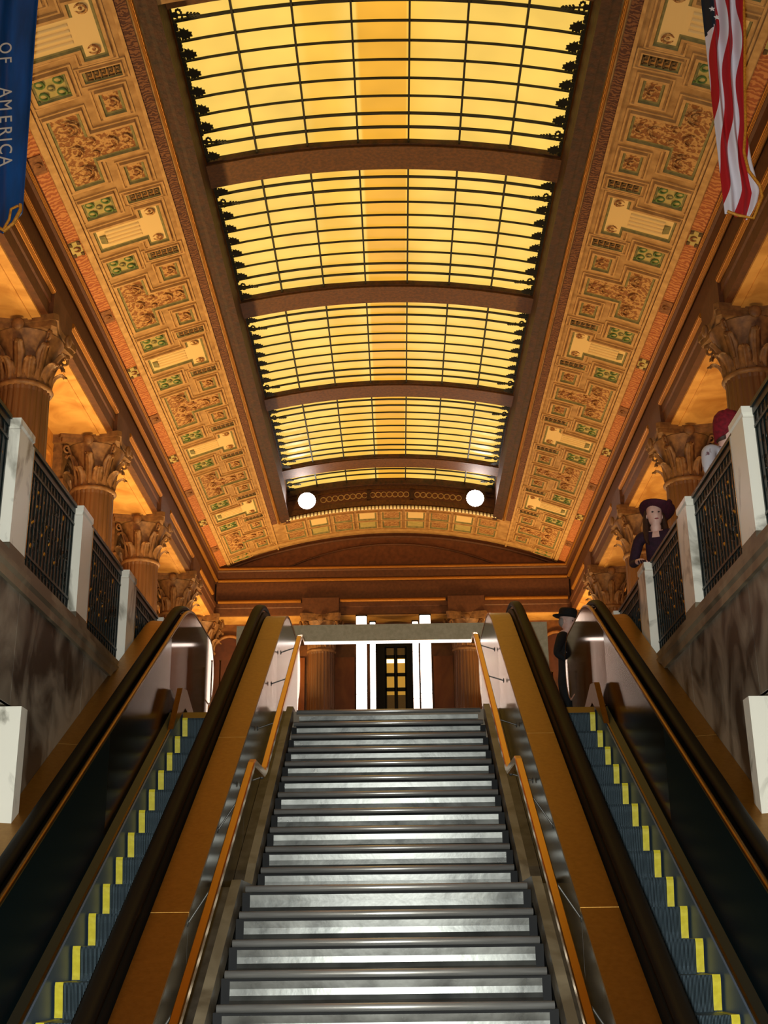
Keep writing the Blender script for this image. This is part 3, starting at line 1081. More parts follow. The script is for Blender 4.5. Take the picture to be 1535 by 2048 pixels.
P1 = [(4.71, -0.83), (4.71, 0.83), (4.16, 0.83), (4.16, 0.32), (3.52, 0.32), (3.52, -0.32), (4.16, -0.32), (4.16, -0.83)]
P2 = [(4.71, -0.33), (4.71, 0.33), (3.94, 0.33), (3.94, 0.55), (3.52, 0.55), (3.52, -0.55), (3.94, -0.55), (3.94, -0.33)]
SQ = [(3.92, -0.27), (3.92, 0.27), (3.53, 0.27), (3.53, -0.27)]
GR = [(4.71, -0.26), (4.71, 0.26), (4.15, 0.26), (4.15, -0.26)]
KY = [(4.01, -0.13), (4.01, 0.13), (3.45, 0.13), (3.45, -0.13)]
def rosettes(s):
    mb = MB()
    ca = 4.43
    for da in (-0.125, 0.125):
        for dv in (-0.115, 0.115):
            x, z = va(s*(ca+da), 0.02)
            mb.torus((x, dv, z), 0.062, 0.02, 'z', 10, 5)
            x, z = va(s*(ca+da*1.72), 0.02)
            mb.ball((x, dv*1.62, z), 0.03, 0.022, 0.012, 6, 4)
    return mb.mesh('rosettes', m_green)
def centre_boss(s):
    x, z = va(s*4.43, 0.02)
    return MB().torus((x, 0, z), 0.045, 0.016, 'z', 10, 5).mesh('centre_boss', m_olive)
def square_rosette(s):
    x, z = va(s*3.725, 0.015)
    return MB().torus((x, 0, z), 0.085, 0.022, 'z', 12, 5).ball((x, 0, z), 0.04, 0.04, 0.02, 8, 4).mesh('rosette', m_carved)
def keys(s):
    mb = MB()
    for i in range(5):
        a0 = 3.52+0.095*i
        x0, z0 = va(s*a0, 0.016)
        w_, h_ = 0.038, 0.014
        for (dx, y0, y1, ww) in ((-0.03, -0.08, 0.08, 0.011), (0.0, -0.08, -0.06, w_), (0.0, 0.06, 0.08, w_), (0.022, -0.06, 0.0, 0.011), (0.005, -0.012, 0.008, 0.02)):
            mb.box(x0+dx-ww, x0+dx+ww, y0, y1, z0-h_, z0+h_)
    return mb.mesh('key_fret', m_keyd)
def stem_flutes(s):
    # raised cream flutes of the stem with the dark tablet at its outer end
    mb = MB()
    for v in (-0.15, -0.05, 0.05, 0.15):
        pts = []
        for i in range(4):
            a = 3.95+0.55*i/3
            x, z = va(s*a, 0.014)
            pts.append((x, v, z))
        mb.tube(pts, 0.032, 6)
    x0, z0 = va(s*4.55, 0.02)
    mb.box(x0-0.05, x0+0.05, -0.10, 0.10, z0-0.02, z0+0.02, 1)
    return mb.mesh('fluted_stem', [m_stem, m_olive])
def inner_scrolls(s):
    mb = MB()
    for v in (-0.36, 0.36):
        x, z = va(s*3.73, 0.016)
        mb.torus((x, v, z), 0.075, 0.02, 'z', 12, 5)
        mb.ball((x, v, z), 0.03, 0.03, 0.02, 6, 4)
    return mb.mesh('scroll_relief', m_carved)
def t_scrolls(s):
    mb = MB()
    for a, v, r in ((4.43, -0.5, 0.16), (4.43, 0.5, 0.16), (4.43, -0.5, 0.08), (4.43, 0.5, 0.08), (4.45, 0.0, 0.11), (3.95, 0.0, 0.12), (3.72, 0.0, 0.09), (4.2, -0.15, 0.06), (4.2, 0.15, 0.06)):
        x, z = va(s*a, 0.014)
        mb.torus((x, v, z), r, 0.022, 'z', 14, 5)
    return mb.mesh('scroll_relief', m_carved)
for s in (-1, 1):
    me_p1 = coffer_mesh('carved_coffer', P1, s, m_carved)
    me_p2 = coffer_mesh('fluted_coffer', P2, s, m_stem)
    me_sq = coffer_mesh('square_coffer', SQ, s, m_carved)
    me_gr = coffer_mesh('green_coffer', GR, s, m_rose)
    me_ky = coffer_mesh('key_coffer', KY, s, m_key, 0.03, 0.035)
    me_ro, me_bo, me_sr, me_kf, me_st, me_is, me_ts = rosettes(s), centre_boss(s), square_rosette(s), keys(s), stem_flutes(s), inner_scrolls(s), t_scrolls(s)
    a0, a1 = sorted((4.915*s, 5.095*s))
    sqd = vault_strip(MB(), a0, a1, 2, -0.2, 0.2, 0.028, 0.03).mesh('dark_band_block', m_redsq)
    sql = vault_strip(MB(), a0, a1, 2, -0.19, 0.19, 0.028, 0.03).mesh('pale_band_block', m_rose)
    dots = MB()
    for da in (4.94, 5.07):
        for dv in (-0.15, 0.15):
            x, z = va(s*da, 0.03)
            dots.box(x-0.025, x+0.025, dv-0.04, dv+0.04, z-0.012, z+0.01)
    dots_me = dots.mesh('dark_corner', m_keyd)
    cen = MB()
    x, z = va(s*5.005, 0.03)
    cen.torus((x, 0, z), 0.055, 0.018, 'z', 10, 5)
    cen_me = cen.mesh('ring_relief', m_redsq)
    for k in range(-1, 5):
        v0 = 14.5+BAY*k
        if v0 < 32.5:
            if v0+0.9 < 33:
                o = put('carved_coffer', me_p1, ceil, (0, v0, 0))
                put('scroll_relief', me_ts, o)
                o = put('dark_band_block', sqd, ceil, (0, v0, 0))
                put('ring_relief', cen_me, o)
            for q in (-1, 1):
                o = put('square_coffer', me_sq, ceil, (0, v0+q*0.79, 0))
                put('rosette', me_sr, o)
                o = put('green_coffer', me_gr, ceil, (0, v0+q*1.36, 0))
                put('rosettes', me_ro, o)
                put('centre_boss', me_bo, o)
                o = put('key_coffer', me_ky, ceil, (0, v0+q*1.37, 0))
                put('key_fret', me_kf, o)
            v2 = v0+BAY/2
            if v2 < 33:
                o = put('fluted_coffer', me_p2, ceil, (0, v2, 0))
                put('fluted_stem', me_st, o)
                put('scroll_relief', me_is, o)
                o = put('pale_band_block', sql, ceil, (0, v2, 0))
                put('dark_corner', dots_me, o)
                put('ring_relief', cen_me, o)
# coffers of the strip across the far end of the vault
def flat_coffer(a0, a1, y0, y1, plate):
    mb = MB()
    poly = [(a0, y0), (a1, y0), (a1, y1), (a0, y1)]
    def mp(p, h):
        x, z = va(p[0], h)
        return (x, p[1], z)
    rings = [[mp(p, h) for p in inset(poly, d)] for d, h in ((0, -0.01), (0, 0.05), (0.045, 0.05), (0.06, 0.02), (0.085, 0.012))]
    for k in range(4):
        mb.add(rings[k]+rings[k+1], [(i, (i+1) % 4, 4+(i+1) % 4, 4+i) for i in range(4)], 0 if k < 2 else 1)
    mb.add(rings[-1], [(0, 1, 2, 3)], 2)
    return mb.mesh('end_coffer', [m_rib, m_olive, plate])
for i in range(9):
    a0 = -3.05+6.1*i/9+0.04
    a1 = -3.05+6.1*(i+1)/9-0.04
    put('end_coffer', flat_coffer(a0, a1, 31.75, 32.45, m_stem if i % 2 else m_carved), ceil)
    put('end_coffer', flat_coffer(a0, a1, 32.5, 33.15, m_rose if i % 2 else m_carved), ceil)
vault_strip(MB(), -4.7, 4.7, 30, 33.25, 33.45, 0.04, 0.05).build('end_fillet', m_rib, ceil)
# attic above the coffers keeps daylight out
MB().box(-6.5, 6.5, 2.0, 35.0, 14.6, 14.8).box(-6.5, -6.3, 2, 35, 11.9, 14.6).box(6.3, 6.5, 2, 35, 11.9, 14.6).build('attic_slab', m_black, ceil)

# ------------------------------------------------------------------ skylight
sky = empty('window_1')
struct(sky, 'long amber glass skylight divided by brown arched beams', 'skylight')
RG, ZG = RV, 13.766
def ga(x, h=0.0):               # glass arc by x
    t = math.asin(x/RG)
    return ((RG-h)*math.sin(t), ZG-RG+(RG-h)*math.cos(t))
ROWS = [0.0, 0.335, 0.665, 1.065, 1.46, 1.855, 2.255, 2.655, 3.06, 3.395, 3.77]
XE = [-2.84+0.8057*i-0.0 for i in range(8)]
XE = [x+0.02 for x in XE]
pane_cache = {}
def pane_mesh(w_, l_):
    key = (round(w_, 3), round(l_, 3))
    if key not in pane_cache:
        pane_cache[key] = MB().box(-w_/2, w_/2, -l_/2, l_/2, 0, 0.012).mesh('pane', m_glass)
    return pane_cache[key]
def arc_bar(name, y0, y1, h0, h1, mat, n=14):
    mb = MB()
    rings = []
    for i in range(n+1):
        x = -2.86+5.72*i/n
        A, B = ga(x, h0), ga(x, h1)
        rings.append([(A[0], y0, A[1]), (A[0], y1, A[1]), (B[0], y1, B[1]), (B[0], y0, B[1])])
    mb.loft(rings)
    return mb.build(name, mat, sky)
def leaf_shape():
    pts = [(0, -0.035), (0.05, -0.05), (0.045, -0.10), (0.085, -0.075), (0.10, -0.105), (0.125, -0.06), (0.165, -0.075), (0.16, -0.035), (0.205, -0.03), (0.19, 0.0)]
    pts = pts + [(a, -b) for a, b in reversed(pts[:-1])]
    return pts
def crest(name, poly_list, mat):
    mb = MB()
    for p in poly_list:
        mb.prism(p, 'xy', -0.012, 0.012)
    return mb.mesh(name, mat)
disc = lambda cx, cy, r, n=8: [(cx+r*math.cos(2*PI*i/n), cy+r*math.sin(2*PI*i/n)) for i in range(n)]
leaf_me = crest('leaf_crest', [leaf_shape(), disc(0.01, -0.09, 0.028), disc(0.01, 0.09, 0.028), [(-0.05, -0.17), (0.0, -0.17), (0.0, 0.17), (-0.05, 0.17)], disc(0.0, 0.155, 0.035), disc(0.0, -0.155, 0.035)], m_bar)
sp_polys = [[(0, -0.012), (0.34, -0.008), (0.34, 0.008), (0, 0.012)], disc(0.35, 0, 0.022), disc(0.03, 0, 0.05), [(-0.05, -0.16), (0.0, -0.16), (0.0, 0.16), (-0.05, 0.16)]]
for t in (0.17, 0.215, 0.26, 0.30):
    for q in (-1, 1):
        k = 0.05*(1-(t-0.17)*2.5)
        sp_polys.append([(t, 0), (t+0.02, q*0.006), (t+0.055, q*k), (t+0.03, q*k*1.05)])
for q in (-1, 1):
    for i in range(5):
        a = i/4*PI
        sp_polys.append(disc(0.085+0.035*math.cos(a), q*(0.05+0.06*math.sin(a)), 0.016, 6))
spear_me = crest('spear_crest', sp_polys, m_bar)
bays = [12.59, 16.96, 21.33, 25.70, 30.07]
for bi, b0 in enumerate(bays):
    rows = ROWS if bi < 4 else ROWS[:4]
    nrow = len(rows)-1
    for r in range(nrow):
        if bi == 0 and r == 0:
            continue
        y0, y1 = b0+rows[r], b0+rows[r+1]
        for c in range(7):
            xm = (XE[c]+XE[c+1])/2
            x, z = ga(xm, -0.01)
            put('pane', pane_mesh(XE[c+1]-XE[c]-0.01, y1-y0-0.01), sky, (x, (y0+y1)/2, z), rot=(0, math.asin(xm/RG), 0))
        # crest ornament along both edges
        for s in (-1, 1):
            me = spear_me if r in (1, 8) else leaf_me
            x, z = ga(s*2.79, 0.05)
            sc = (y1-y0)/0.36
            put('spear_crest' if r in (1, 8) else 'leaf_crest', me, sky, (x, (y0+y1)/2, z), rot=(0, 0, 0 if s < 0 else PI), scale=(1, sc, 1))
    for r in range(1, nrow):
        y = b0+rows[r]
        hw = 0.024 if r in (1, 2, 8, 9) else 0.015
        arc_bar('cross_bar', y-hw, y+hw, -0.008, 0.018, m_bar)
    for c in range(1, 7):
        x, z = ga(XE[c], 0.02)
        ye = b0+rows[-1]
        MB().box(x-0.014, x+0.014, b0, ye, z-0.03, z+0.03).build('glazing_bar', m_bar, sky)
    # beam before each bay
    ya, yb = b0-0.60, b0
    if bi == 0:
        ya, yb = 12.0, 12.92
    arc_bar('arched_beam', ya, yb, -0.02, 0.10, m_beam, 20)
    arc_bar('beam_edge', yb-0.005, yb+0.03, -0.02, 0.06, m_bar, 20)
    arc_bar('beam_edge', ya-0.05, ya+0.005, -0.02, 0.07, m_frame, 20)
# side cheeks of the light well
for s in (-1, 1):
    a, b = sorted((s*2.82, s*2.95))
    MB().box(a, b, 12.0, 31.45, va(2.86)[1]-0.08, 13.6).build('cheek', m_frame, sky)
    a, b = sorted((s*2.80, s*2.84))
    MB().box(a, b, 12.0, 31.4, 13.36, 13.40).build('cheek_bead', m_brass_dk, sky)
# end cheek facing the camera with its chain ornament
def arcpoly(h0, h1, w_, n=20):
    lo = [(x, va(x, h0)[1]) for x in [-w_+2*w_*i/n for i in range(n+1)]]
    hi = [(x, va(x, h1)[1]) for x in [w_-2*w_*i/n for i in range(n+1)]]
    return lo+hi
MB().prism(arcpoly(0.0, -0.75, 2.83), 'xz', 31.35, 31.55).build('end_cheek', m_tymp, sky)
MB().prism(arcpoly(0.0, -0.14, 2.83), 'xz', 31.30, 31.36).build('end_cheek_band', m_beam, sky)
MB().prism(arcpoly(-0.46, -0.54, 2.83), 'xz', 31.27, 31.36).build('end_cheek_band', m_beam, sky)
MB().prism(arcpoly(-0.54, -0.72, 2.83), 'xz', 31.12, 31.36).build('end_cheek_cove', m_frame, sky)
for (x0, x1, n) in ((-1.85, -0.72, 8), (-0.5, 0.42, 7), (0.72, 1.85, 8)):
    mb = MB()
    for i in range(n):
        x = x0+(x1-x0)*i/(n-1)
        z = va(x, -0.30)[1]
        mb.torus((x, 31.33, z), 0.075, 0.018, 'y', 12, 5)
    mb.build('chain_ornament', m_rib, sky)
for x in (-0.61, 0.57):
    z = va(x, -0.30)[1]
    MB().box(x-0.05, x+0.05, 31.28, 31.36, z-0.14, z+0.14).build('cheek_block', m_frame, sky)
pts = [(x, 31.36, va(x, 0.06)[1]) for x in [-2.86+5.72*i/40 for i in range(41)]]
MB().tube(pts, 0.05, 8).build('rope_molding', m_rope, sky)

# two floodlights at the ends of the rope molding
for s, nm in ((-1, 'left'), (1, 'right')):
    f = empty('floodlight', (s*2.27, 31.0, 13.06))
    tag(f, 'glaring floodlight at the %s end of the skylight' % nm, 'floodlight', 'floodlights')
    mb = MB()
    rings = []
    for y, r in ((0.22, 0.10), (0.10, 0.20), (-0.06, 0.25), (-0.10, 0.25)):
        rings.append([(r*math.cos(2*PI*k/20), y, r*math.sin(2*PI*k/20)) for k in range(20)])
    mb.loft(rings, 0, True)
    mb.build('housing', m_frame, f)
    rings = []
    for y, r in ((-0.101, 0.235), (-0.125, 0.18), (-0.135, 0.08)):
        rings.append([(r*math.cos(2*PI*k/20), y, r*math.sin(2*PI*k/20)) for k in range(20)])
    MB().loft(rings, 0, True).build('lens', m_flood, f)
    MB().tube([(-0.27, 0, 0), (-0.27, 0.1, 0.2), (-0.2, 0.18, 0.3), (0.2, 0.18, 0.3), (0.27, 0.1, 0.2), (0.27, 0, 0)], 0.018, 6).bar((0, 0.18, 0.28), (0, 0.24, 0.20), 0.03).build('yoke', m_frame, f)

# ------------------------------------------------------------------ end doorway, light pylons, portal
d = empty('door_1', (0.05, 34.3, Z_GAL))
struct(d, 'tall black metal double door with lit glass at the far end', 'door')
H_ = 10.32-Z_GAL
MB().box(-0.62, -0.30, -0.10, 0.30, 0, H_).box(0.32, 0.64, -0.10, 0.30, 0, H_).box(-0.30, 0.32, -0.10, 0.30, H_-0.52, H_).build('door_frame', m_wood, d)
MB().box(-0.62, 0.64, 0.5, 0.6, 0, H_).build('vestibule_back', m_black, d)
mb = MB()
mb.box(-0.55, 0.57, -0.14, -0.10, H_-0.16, H_-0.06)
for i in range(7):
    x = -0.45+0.9*i/6
    mb.torus((x, -0.13, H_-0.02+0.05*math.cos((i-3)*0.5)), 0.05, 0.018, 'y', 10, 5)
for x in (-0.2, 0.22):
    mb.torus((x, -0.13, H_-0.30), 0.09, 0.02, 'y', 12, 5)
mb.build('cresting', m_wood, d)
for x0, x1 in ((-0.28, -0.012), (0.03, 0.30)):
    lf = MB()
    lf.box(x0, x0+0.03, 0.0, 0.06, 0.0, H_-0.52).box(x1-0.03, x1, 0.0, 0.06, 0.0, H_-0.52)
    for z in (3.6, 4.46, 4.88, 5.4):
        lf.box(x0, x1, 0.0, 0.06, z-0.05, z+0.05)
    leaf_o = lf.build('door_leaf', m_wood, d)
    for z0, z1, mt in ((0.2, 3.55, m_hall_lo), (3.65, 4.41, m_hall_lo), (4.51, 4.83, m_hall), (4.93, 5.35, m_hall), (5.45, 5.66, m_hall_lo)):
        MB().box(x0+0.03, x1-0.03, 0.02, 0.04, z0, z1).build('pane', mt, leaf_o)
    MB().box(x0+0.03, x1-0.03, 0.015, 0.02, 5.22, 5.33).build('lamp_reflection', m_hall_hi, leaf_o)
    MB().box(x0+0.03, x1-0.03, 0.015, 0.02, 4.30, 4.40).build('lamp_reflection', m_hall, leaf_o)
MB().box(-0.012, 0.03, -0.02, 0.08, 0, H_-0.5).build('mullion', m_wood, d)

pyl = [(-0.905, 0.145, 'wide', 'left'), (-0.585, 0.075, 'narrow', 'left'), (0.63, 0.08, 'narrow', 'right'), (0.915, 0.15, 'wide', 'right')]
for x, hw, wd, sd in pyl:
    p = empty('light_pylon', (x*0.985, 33.42, Z_GAL))
    tag(p, '%s glowing white light column on the %s of the far doorway' % (wd, sd), 'light', 'doorway light columns')
    zt = 10.50-Z_GAL if wd == 'wide' else 10.32-Z_GAL
    MB().box(-hw-0.02, hw+0.02, 0.04, 0.16, 0, zt+0.05).build('back_frame', m_wood, p)
    cutz = [0.05, 4.16, 5.55, zt] if wd == 'wide' else [0.05, 4.02, 5.35, zt]
    for a, b in zip(cutz, cutz[1:]):
        rr = 0.03
        MB().loft([[(-hw+rr, -0.04, a+.012), (hw-rr, -0.04, a+.012), (hw, 0.0, a+.012), (hw, 0.04, a+.012), (-hw, 0.04, a+.012), (-hw, 0.0, a+.012)],
                   [(-hw+rr, -0.04, b-.012), (hw-rr, -0.04, b-.012), (hw, 0.0, b-.012), (hw, 0.04, b-.012), (-hw, 0.04, b-.012), (-hw, 0.0, b-.012)]]).build('glass_tube', m_lamp, p)

po = empty('portal', (0.03, 15.0, Z_LAND))
tag(po, 'plain grey portal with a light strip under its lintel behind the stair head', 'portal')
zz = 5.46-Z_LAND
MB().box(-1.95, 1.95, -0.06, 0.06, zz-0.21, zz).build('lintel', m_header, po)
for x0, x1 in ((-1.95, -1.77), (1.70, 1.95)):
    MB().box(x0, x1, -0.06, 0.06, 0, zz-0.21).build('jamb', m_header, po)
MB().box(-1.76, 1.69, -0.045, 0.045, zz-0.225, zz-0.211).build('light_strip', m_led, po)

# slim brass stanchions on the landing
for x, y, h, lb in ((-2.05, 14.52, 1.12, 'slim brass stanchion on the landing, outer one behind the left escalator'), (-1.96, 14.52, 1.04, 'slim brass stanchion on the landing, inner one behind the left escalator'),
                    (1.86, 14.52, 1.03, 'slim brass stanchion on the landing, inner one behind the right escalator'), (1.955, 14.5, 0.92, 'slim brass stanchion on the landing, outer one beside the man in black')):
    st = empty('stanchion', (x, y, Z_LAND))
    tag(st, lb, 'stanchion', 'landing stanchions')
    MB().lathe([(0.009, 0.02), (0.009, h), (0.012, h), (0.012, h+0.015)], n=8).build('pole', m_brass_hi, st)
    MB().lathe([(0.035, 0.0), (0.035, 0.012), (0.02, 0.03), (0.012, 0.04)], n=14).build('base', m_brass_dk, st)

# ------------------------------------------------------------------ flags hanging from wall staffs
def interp(tab, z):
    if z >= tab[0][0]:
        return tab[0][1]
    for (z0, x0), (z1, x1) in zip(tab, tab[1:]):
        if z1 <= z <= z0:
            return x0+(x1-x0)*(z0-z)/(z0-z1)
    return tab[-1][1]
def flag_cloth(left, right, bottom, ztop, folds, depth, fy, uvfun, nu=36, nw=48):
    vs, fs, uv = [], [], []
    for side in (0, 1):
        for i in range(nw+1):
            for j in range(nu+1):
                u = j/nu
                zb = bottom(u)
                t = i/nw
                z = ztop+(zb-ztop)*t
                x = interp(left, z)+(interp(right, z)-interp(left, z))*u
                y = fy+depth*math.sin(2*PI*folds*u+1.2*math.sin(2.2*t)+0.8)*(1.0-0.72*t)
                vs.append((x, y+side*0.006, z))
                uv.append(uvfun(u, t, z))
    N = (nw+1)*(nu+1)
    for i in range(nw):
        for j in range(nu):
            a = i*(nu+1)+j
            fs.append((a, a+1, a+nu+2, a+nu+1))
            fs.append((N+a, N+a+nu+1, N+a+nu+2, N+a+1))
    rim = [j for j in range(nu+1)]+[i*(nu+1)+nu for i in range(1, nw+1)]+[nw*(nu+1)+j for j in range(nu-1, -1, -1)]+[i*(nu+1) for i in range(nw-1, 0, -1)]
    for a, b in zip(rim, rim[1:]+rim[:1]):
        fs.append((a, N+a, N+b, b))
    me = bpy.data.meshes.new('cloth')
    me.from_pydata(vs, [], fs)
    lay = me.uv_layers.new(name='cloth')
    for p in me.polygons:
        p.use_smooth = True
        for li in p.loop_indices:
            lay.data[li].uv = uv[me.loops[li].vertex_index]
    me.update()
    return me
def stripe_material():
    m = bpy.data.materials.new('striped_flag_cloth')
    m.use_nodes = True
    nt = m.node_tree
    b = nt.nodes['Principled BSDF']
    b.inputs['Roughness'].default_value = 0.7
    uvn = nt.nodes.new('ShaderNodeUVMap')
    uvn.uv_map = 'cloth'
    sp = nt.nodes.new('ShaderNodeSeparateXYZ')
    nt.links.new(uvn.outputs[0], sp.inputs[0])
    md = nt.nodes.new('ShaderNodeMath')
    md.operation = 'PINGPONG'
    md.inputs[1].default_value = 1.0
    nt.links.new(sp.outputs[0], md.inputs[0])
    gt = nt.nodes.new('ShaderNodeMath')
    gt.operation = 'GREATER_THAN'
    gt.inputs[1].default_value = 0.5
    nt.links.new(md.outputs[0], gt.inputs[0])
    mx = nt.nodes.new('ShaderNodeMix')
    mx.data_type = 'RGBA'
    mx.inputs['A'].default_value = lin('#e4e0ea')
    mx.inputs['B'].default_value = lin('#b4121c')
    nt.links.new(gt.outputs[0], mx.inputs['Factor'])
    g2 = nt.nodes.new('ShaderNodeMath')
    g2.operation = 'GREATER_THAN'
    g2.inputs[1].default_value = 0.5
    nt.links.new(sp.outputs[1], g2.inputs[0])
    m2 = nt.nodes.new('ShaderNodeMix')
    m2.data_type = 'RGBA'
    nt.links.new(g2.outputs[0], m2.inputs['Factor'])
    nt.links.new(mx.outputs['Result'], m2.inputs['A'])
    m2.inputs['B'].default_value = lin('#0a2030')
    nt.links.new(m2.outputs['Result'], b.inputs['Base Color'])
    return m
m_stripes = stripe_material()
m_blue = M('deep_blue_silk', '#0b4f94', 0.38, 0, '#063a66', 3, 3, (0.3, 0.7), (3, 3, 0.6), world=True)
m_fringe = M('gold_fringe', '#e0982a', 0.6, 0, '#b8731c', 60, 2)
m_letter = M('faded_white_letters', '#cfc3b4', 0.7)
m_wht = M('white_star', '#f2f2f2', 0.7)

fl = empty('flag', (3.15, 9.0, 9.8))
tag(fl, 'red and white striped flag with a starred blue corner hanging top right', 'flag')
O = Vector((3.15, 9.0, 9.8))
Lt = [(10.95, 3.02), (9.77, 2.992), (8.66, 2.97), (7.926, 2.96), (7.496, 2.957)]
Rt = [(10.95, 3.42), (9.77, 3.358), (8.925, 3.265), (8.3, 3.225), (8.0, 3.235), (7.7, 3.268), (7.4, 3.18)]
def bot(u):
    return 7.496-0.085*u if u < .75 else 7.432+((u-.75)/.25)**2*0.16
def uvs(u, t, z):
    k = min(1, max(0, (9.9-z)/2.4))
    across = 6.2*(1-k)+2.6*k
    s_ = 1.1+u*across+4.6*k**1.35+0.55*math.sin(7*z+3*u)*(0.6-0.3*k)
    # tiny flat edge on the canton: blue only in the upper left folds
    can = 1.0 if (u < 0.30-0.05*math.sin(6*z) and z > 9.40+u*0.2) else 0.0
    return (s_, can)
me = flag_cloth([(z, x-O.x) for z, x in Lt], [(z, x-O.x) for z, x in Rt], bot, 10.95, 2.6, 0.075, 0.0, uvs, 48, 110)
for v in me.vertices:
    v.co.z -= O.z
me.materials.append(m_stripes)
put('cloth', me, fl)
def path_off(pts, o):
    return [tuple(Vector(p)-o) for p in pts]
MB().tube(path_off([(3.36, 8.96, 9.9), (3.31, 8.95, 9.3), (3.255, 8.94, 8.85), (3.20, 8.93, 8.3), (3.155, 8.92, 8.05), (3.17, 8.91, 7.85), (3.255, 8.92, 7.70), (3.262, 8.93, 7.60), (3.17, 8.95, 7.40), (3.04, 8.95, 7.435), (2.957, 8.95, 7.475)], O), 0.014, 6).build('fringe', m_fringe, fl)
def star(r):
    return [(r*(1 if i % 2 == 0 else .4)*math.sin(PI*i/5), r*(1 if i % 2 == 0 else .4)*math.cos(PI*i/5)) for i in range(10)]
for x, z in ((3.035, 9.585), (3.068, 9.49), (3.03, 9.80), (3.075, 9.72)):
    MB().prism([(x-O.x+a, z-O.z+b) for a, b in star(0.028)], 'xz', -0.096, -0.088).build('star', m_wht, fl)
MB().tube(path_off([(6.1, 9.0, 9.85), (2.85, 9.0, 11.05)], O), 0.022, 8).ball(tuple(Vector((2.84, 9.0, 11.06))-O), 0.05).build('staff', m_brass_dk, fl)

fl = empty('flag', (-3.25, 9.0, 9.8))
tag(fl, 'blue silk banner with faded lettering and gold fringe hanging top left', 'flag')
O = Vector((-3.25, 9.0, 9.8))
Lt = [(10.95, -3.80), (9.9, -3.80), (8.6, -3.62), (7.8, -3.50), (7.4, -3.42)]
Rt = [(10.95, -3.16), (9.917, -3.145), (8.525, -3.103), (7.62, -3.08), (7.3, -3.12)]
def bot2(u):
    return 7.62-0.22*(1-abs(u-0.62)/0.38) if u > 0.62 else 7.40+0.25*(0.62-u)
me = flag_cloth([(z, x-O.x) for z, x in Lt], [(z, x-O.x) for z, x in Rt], bot2, 10.95, 2.2, 0.06, 0.0, lambda u, t, z: (u, t))
for v in me.vertices:
    v.co.z -= O.z
me.materials.append(m_blue)
put('cloth', me, fl)
MB().tube(path_off([(-3.085, 8.94, 7.66), (-3.075, 8.93, 7.60), (-3.12, 8.92, 7.46), (-3.19, 8.92, 7.385), (-3.26, 8.92, 7.43), (-3.35, 8.93, 7.50)], O), 0.016, 6).build('fringe', m_fringe, fl)
MB().tube(path_off([(-3.10, 8.93, 7.64), (-3.155, 8.92, 7.60), (-3.16, 8.92, 7.50), (-3.20, 8.92, 7.40)], O), 0.012, 6).build('fringe_fold', m_fringe, fl)
MB().tube(path_off([(-6.1, 9.0, 9.85), (-2.95, 9.0, 11.05)], O), 0.022, 8).ball(tuple(Vector((-2.94, 9.0, 11.06))-O), 0.05).build('staff', m_brass_dk, fl)
dirv = Vector((0.13, 0, -1.352))
dn = dirv.normalized()
up_ = Vector((-dn.z, 0, dn.x))
start = Vector((-3.418, 8.915, 9.36))-O
for ch, at_ in zip('OFAMERICA', (0.0, 0.16, 0.50, 0.63, 0.80, 0.92, 1.04, 1.10, 1.23)):
    tc = bpy.data.curves.new('letter', 'FONT')
    tc.body = ch
    tc.size = 0.158
    tc.extrude = 0.002
    tmp = bpy.data.objects.new('tmp_text', tc)
    COL.objects.link(tmp)
    bpy.context.view_layer.update()
    tme = bpy.data.meshes.new_from_object(tmp.evaluated_get(bpy.context.evaluated_depsgraph_get()))
    bpy.data.objects.remove(tmp)
    tme.materials.clear()
    tme.materials.append(m_letter)
    for v in tme.vertices:
        cx_, cy_, cz_ = v.co
        v.co = start + dn*(at_+cx_) + up_*cy_ + Vector((0, -1, 0))*cz_
    put('letter', tme, fl)

# ------------------------------------------------------------------ people
m_skin = M('skin', '#eec6b6', 0.55, 0, '#e4b6a4', 18, 3)
m_maroon = M('maroon_felt', '#4a1226', 0.85, 0, '#380d1d', 30, 3)
m_purple = M('dark_purple_knit', '#331229', 0.85, 0, '#240c1d', 40, 3)
m_blackc = M('black_cloth', '#0d1216', 0.85, 0, '#07090b', 30, 3)
m_hair = M('brown_hair', '#4a2c1a', 0.6, 0, '#2e1a10', 25, 3, (0.3, 0.7), (6, 6, 1))
m_grey = M('grey_hair', '#9a938c', 0.7)
m_redk = M('red_knit', '#8c0f24', 0.85, 0, '#6a0a1a', 40, 3)
m_shirt = M('white_patterned_shirt', '#d6d8e2', 0.75, 0, '#7e5a66', 16, 2, (0.60, 0.70))
m_lips = M('lips', '#a04a48', 0.5)
m_eye = M('eye_dark', '#2a1c18', 0.3)
m_jean = M('dark_trousers', '#1a1f2a', 0.85)

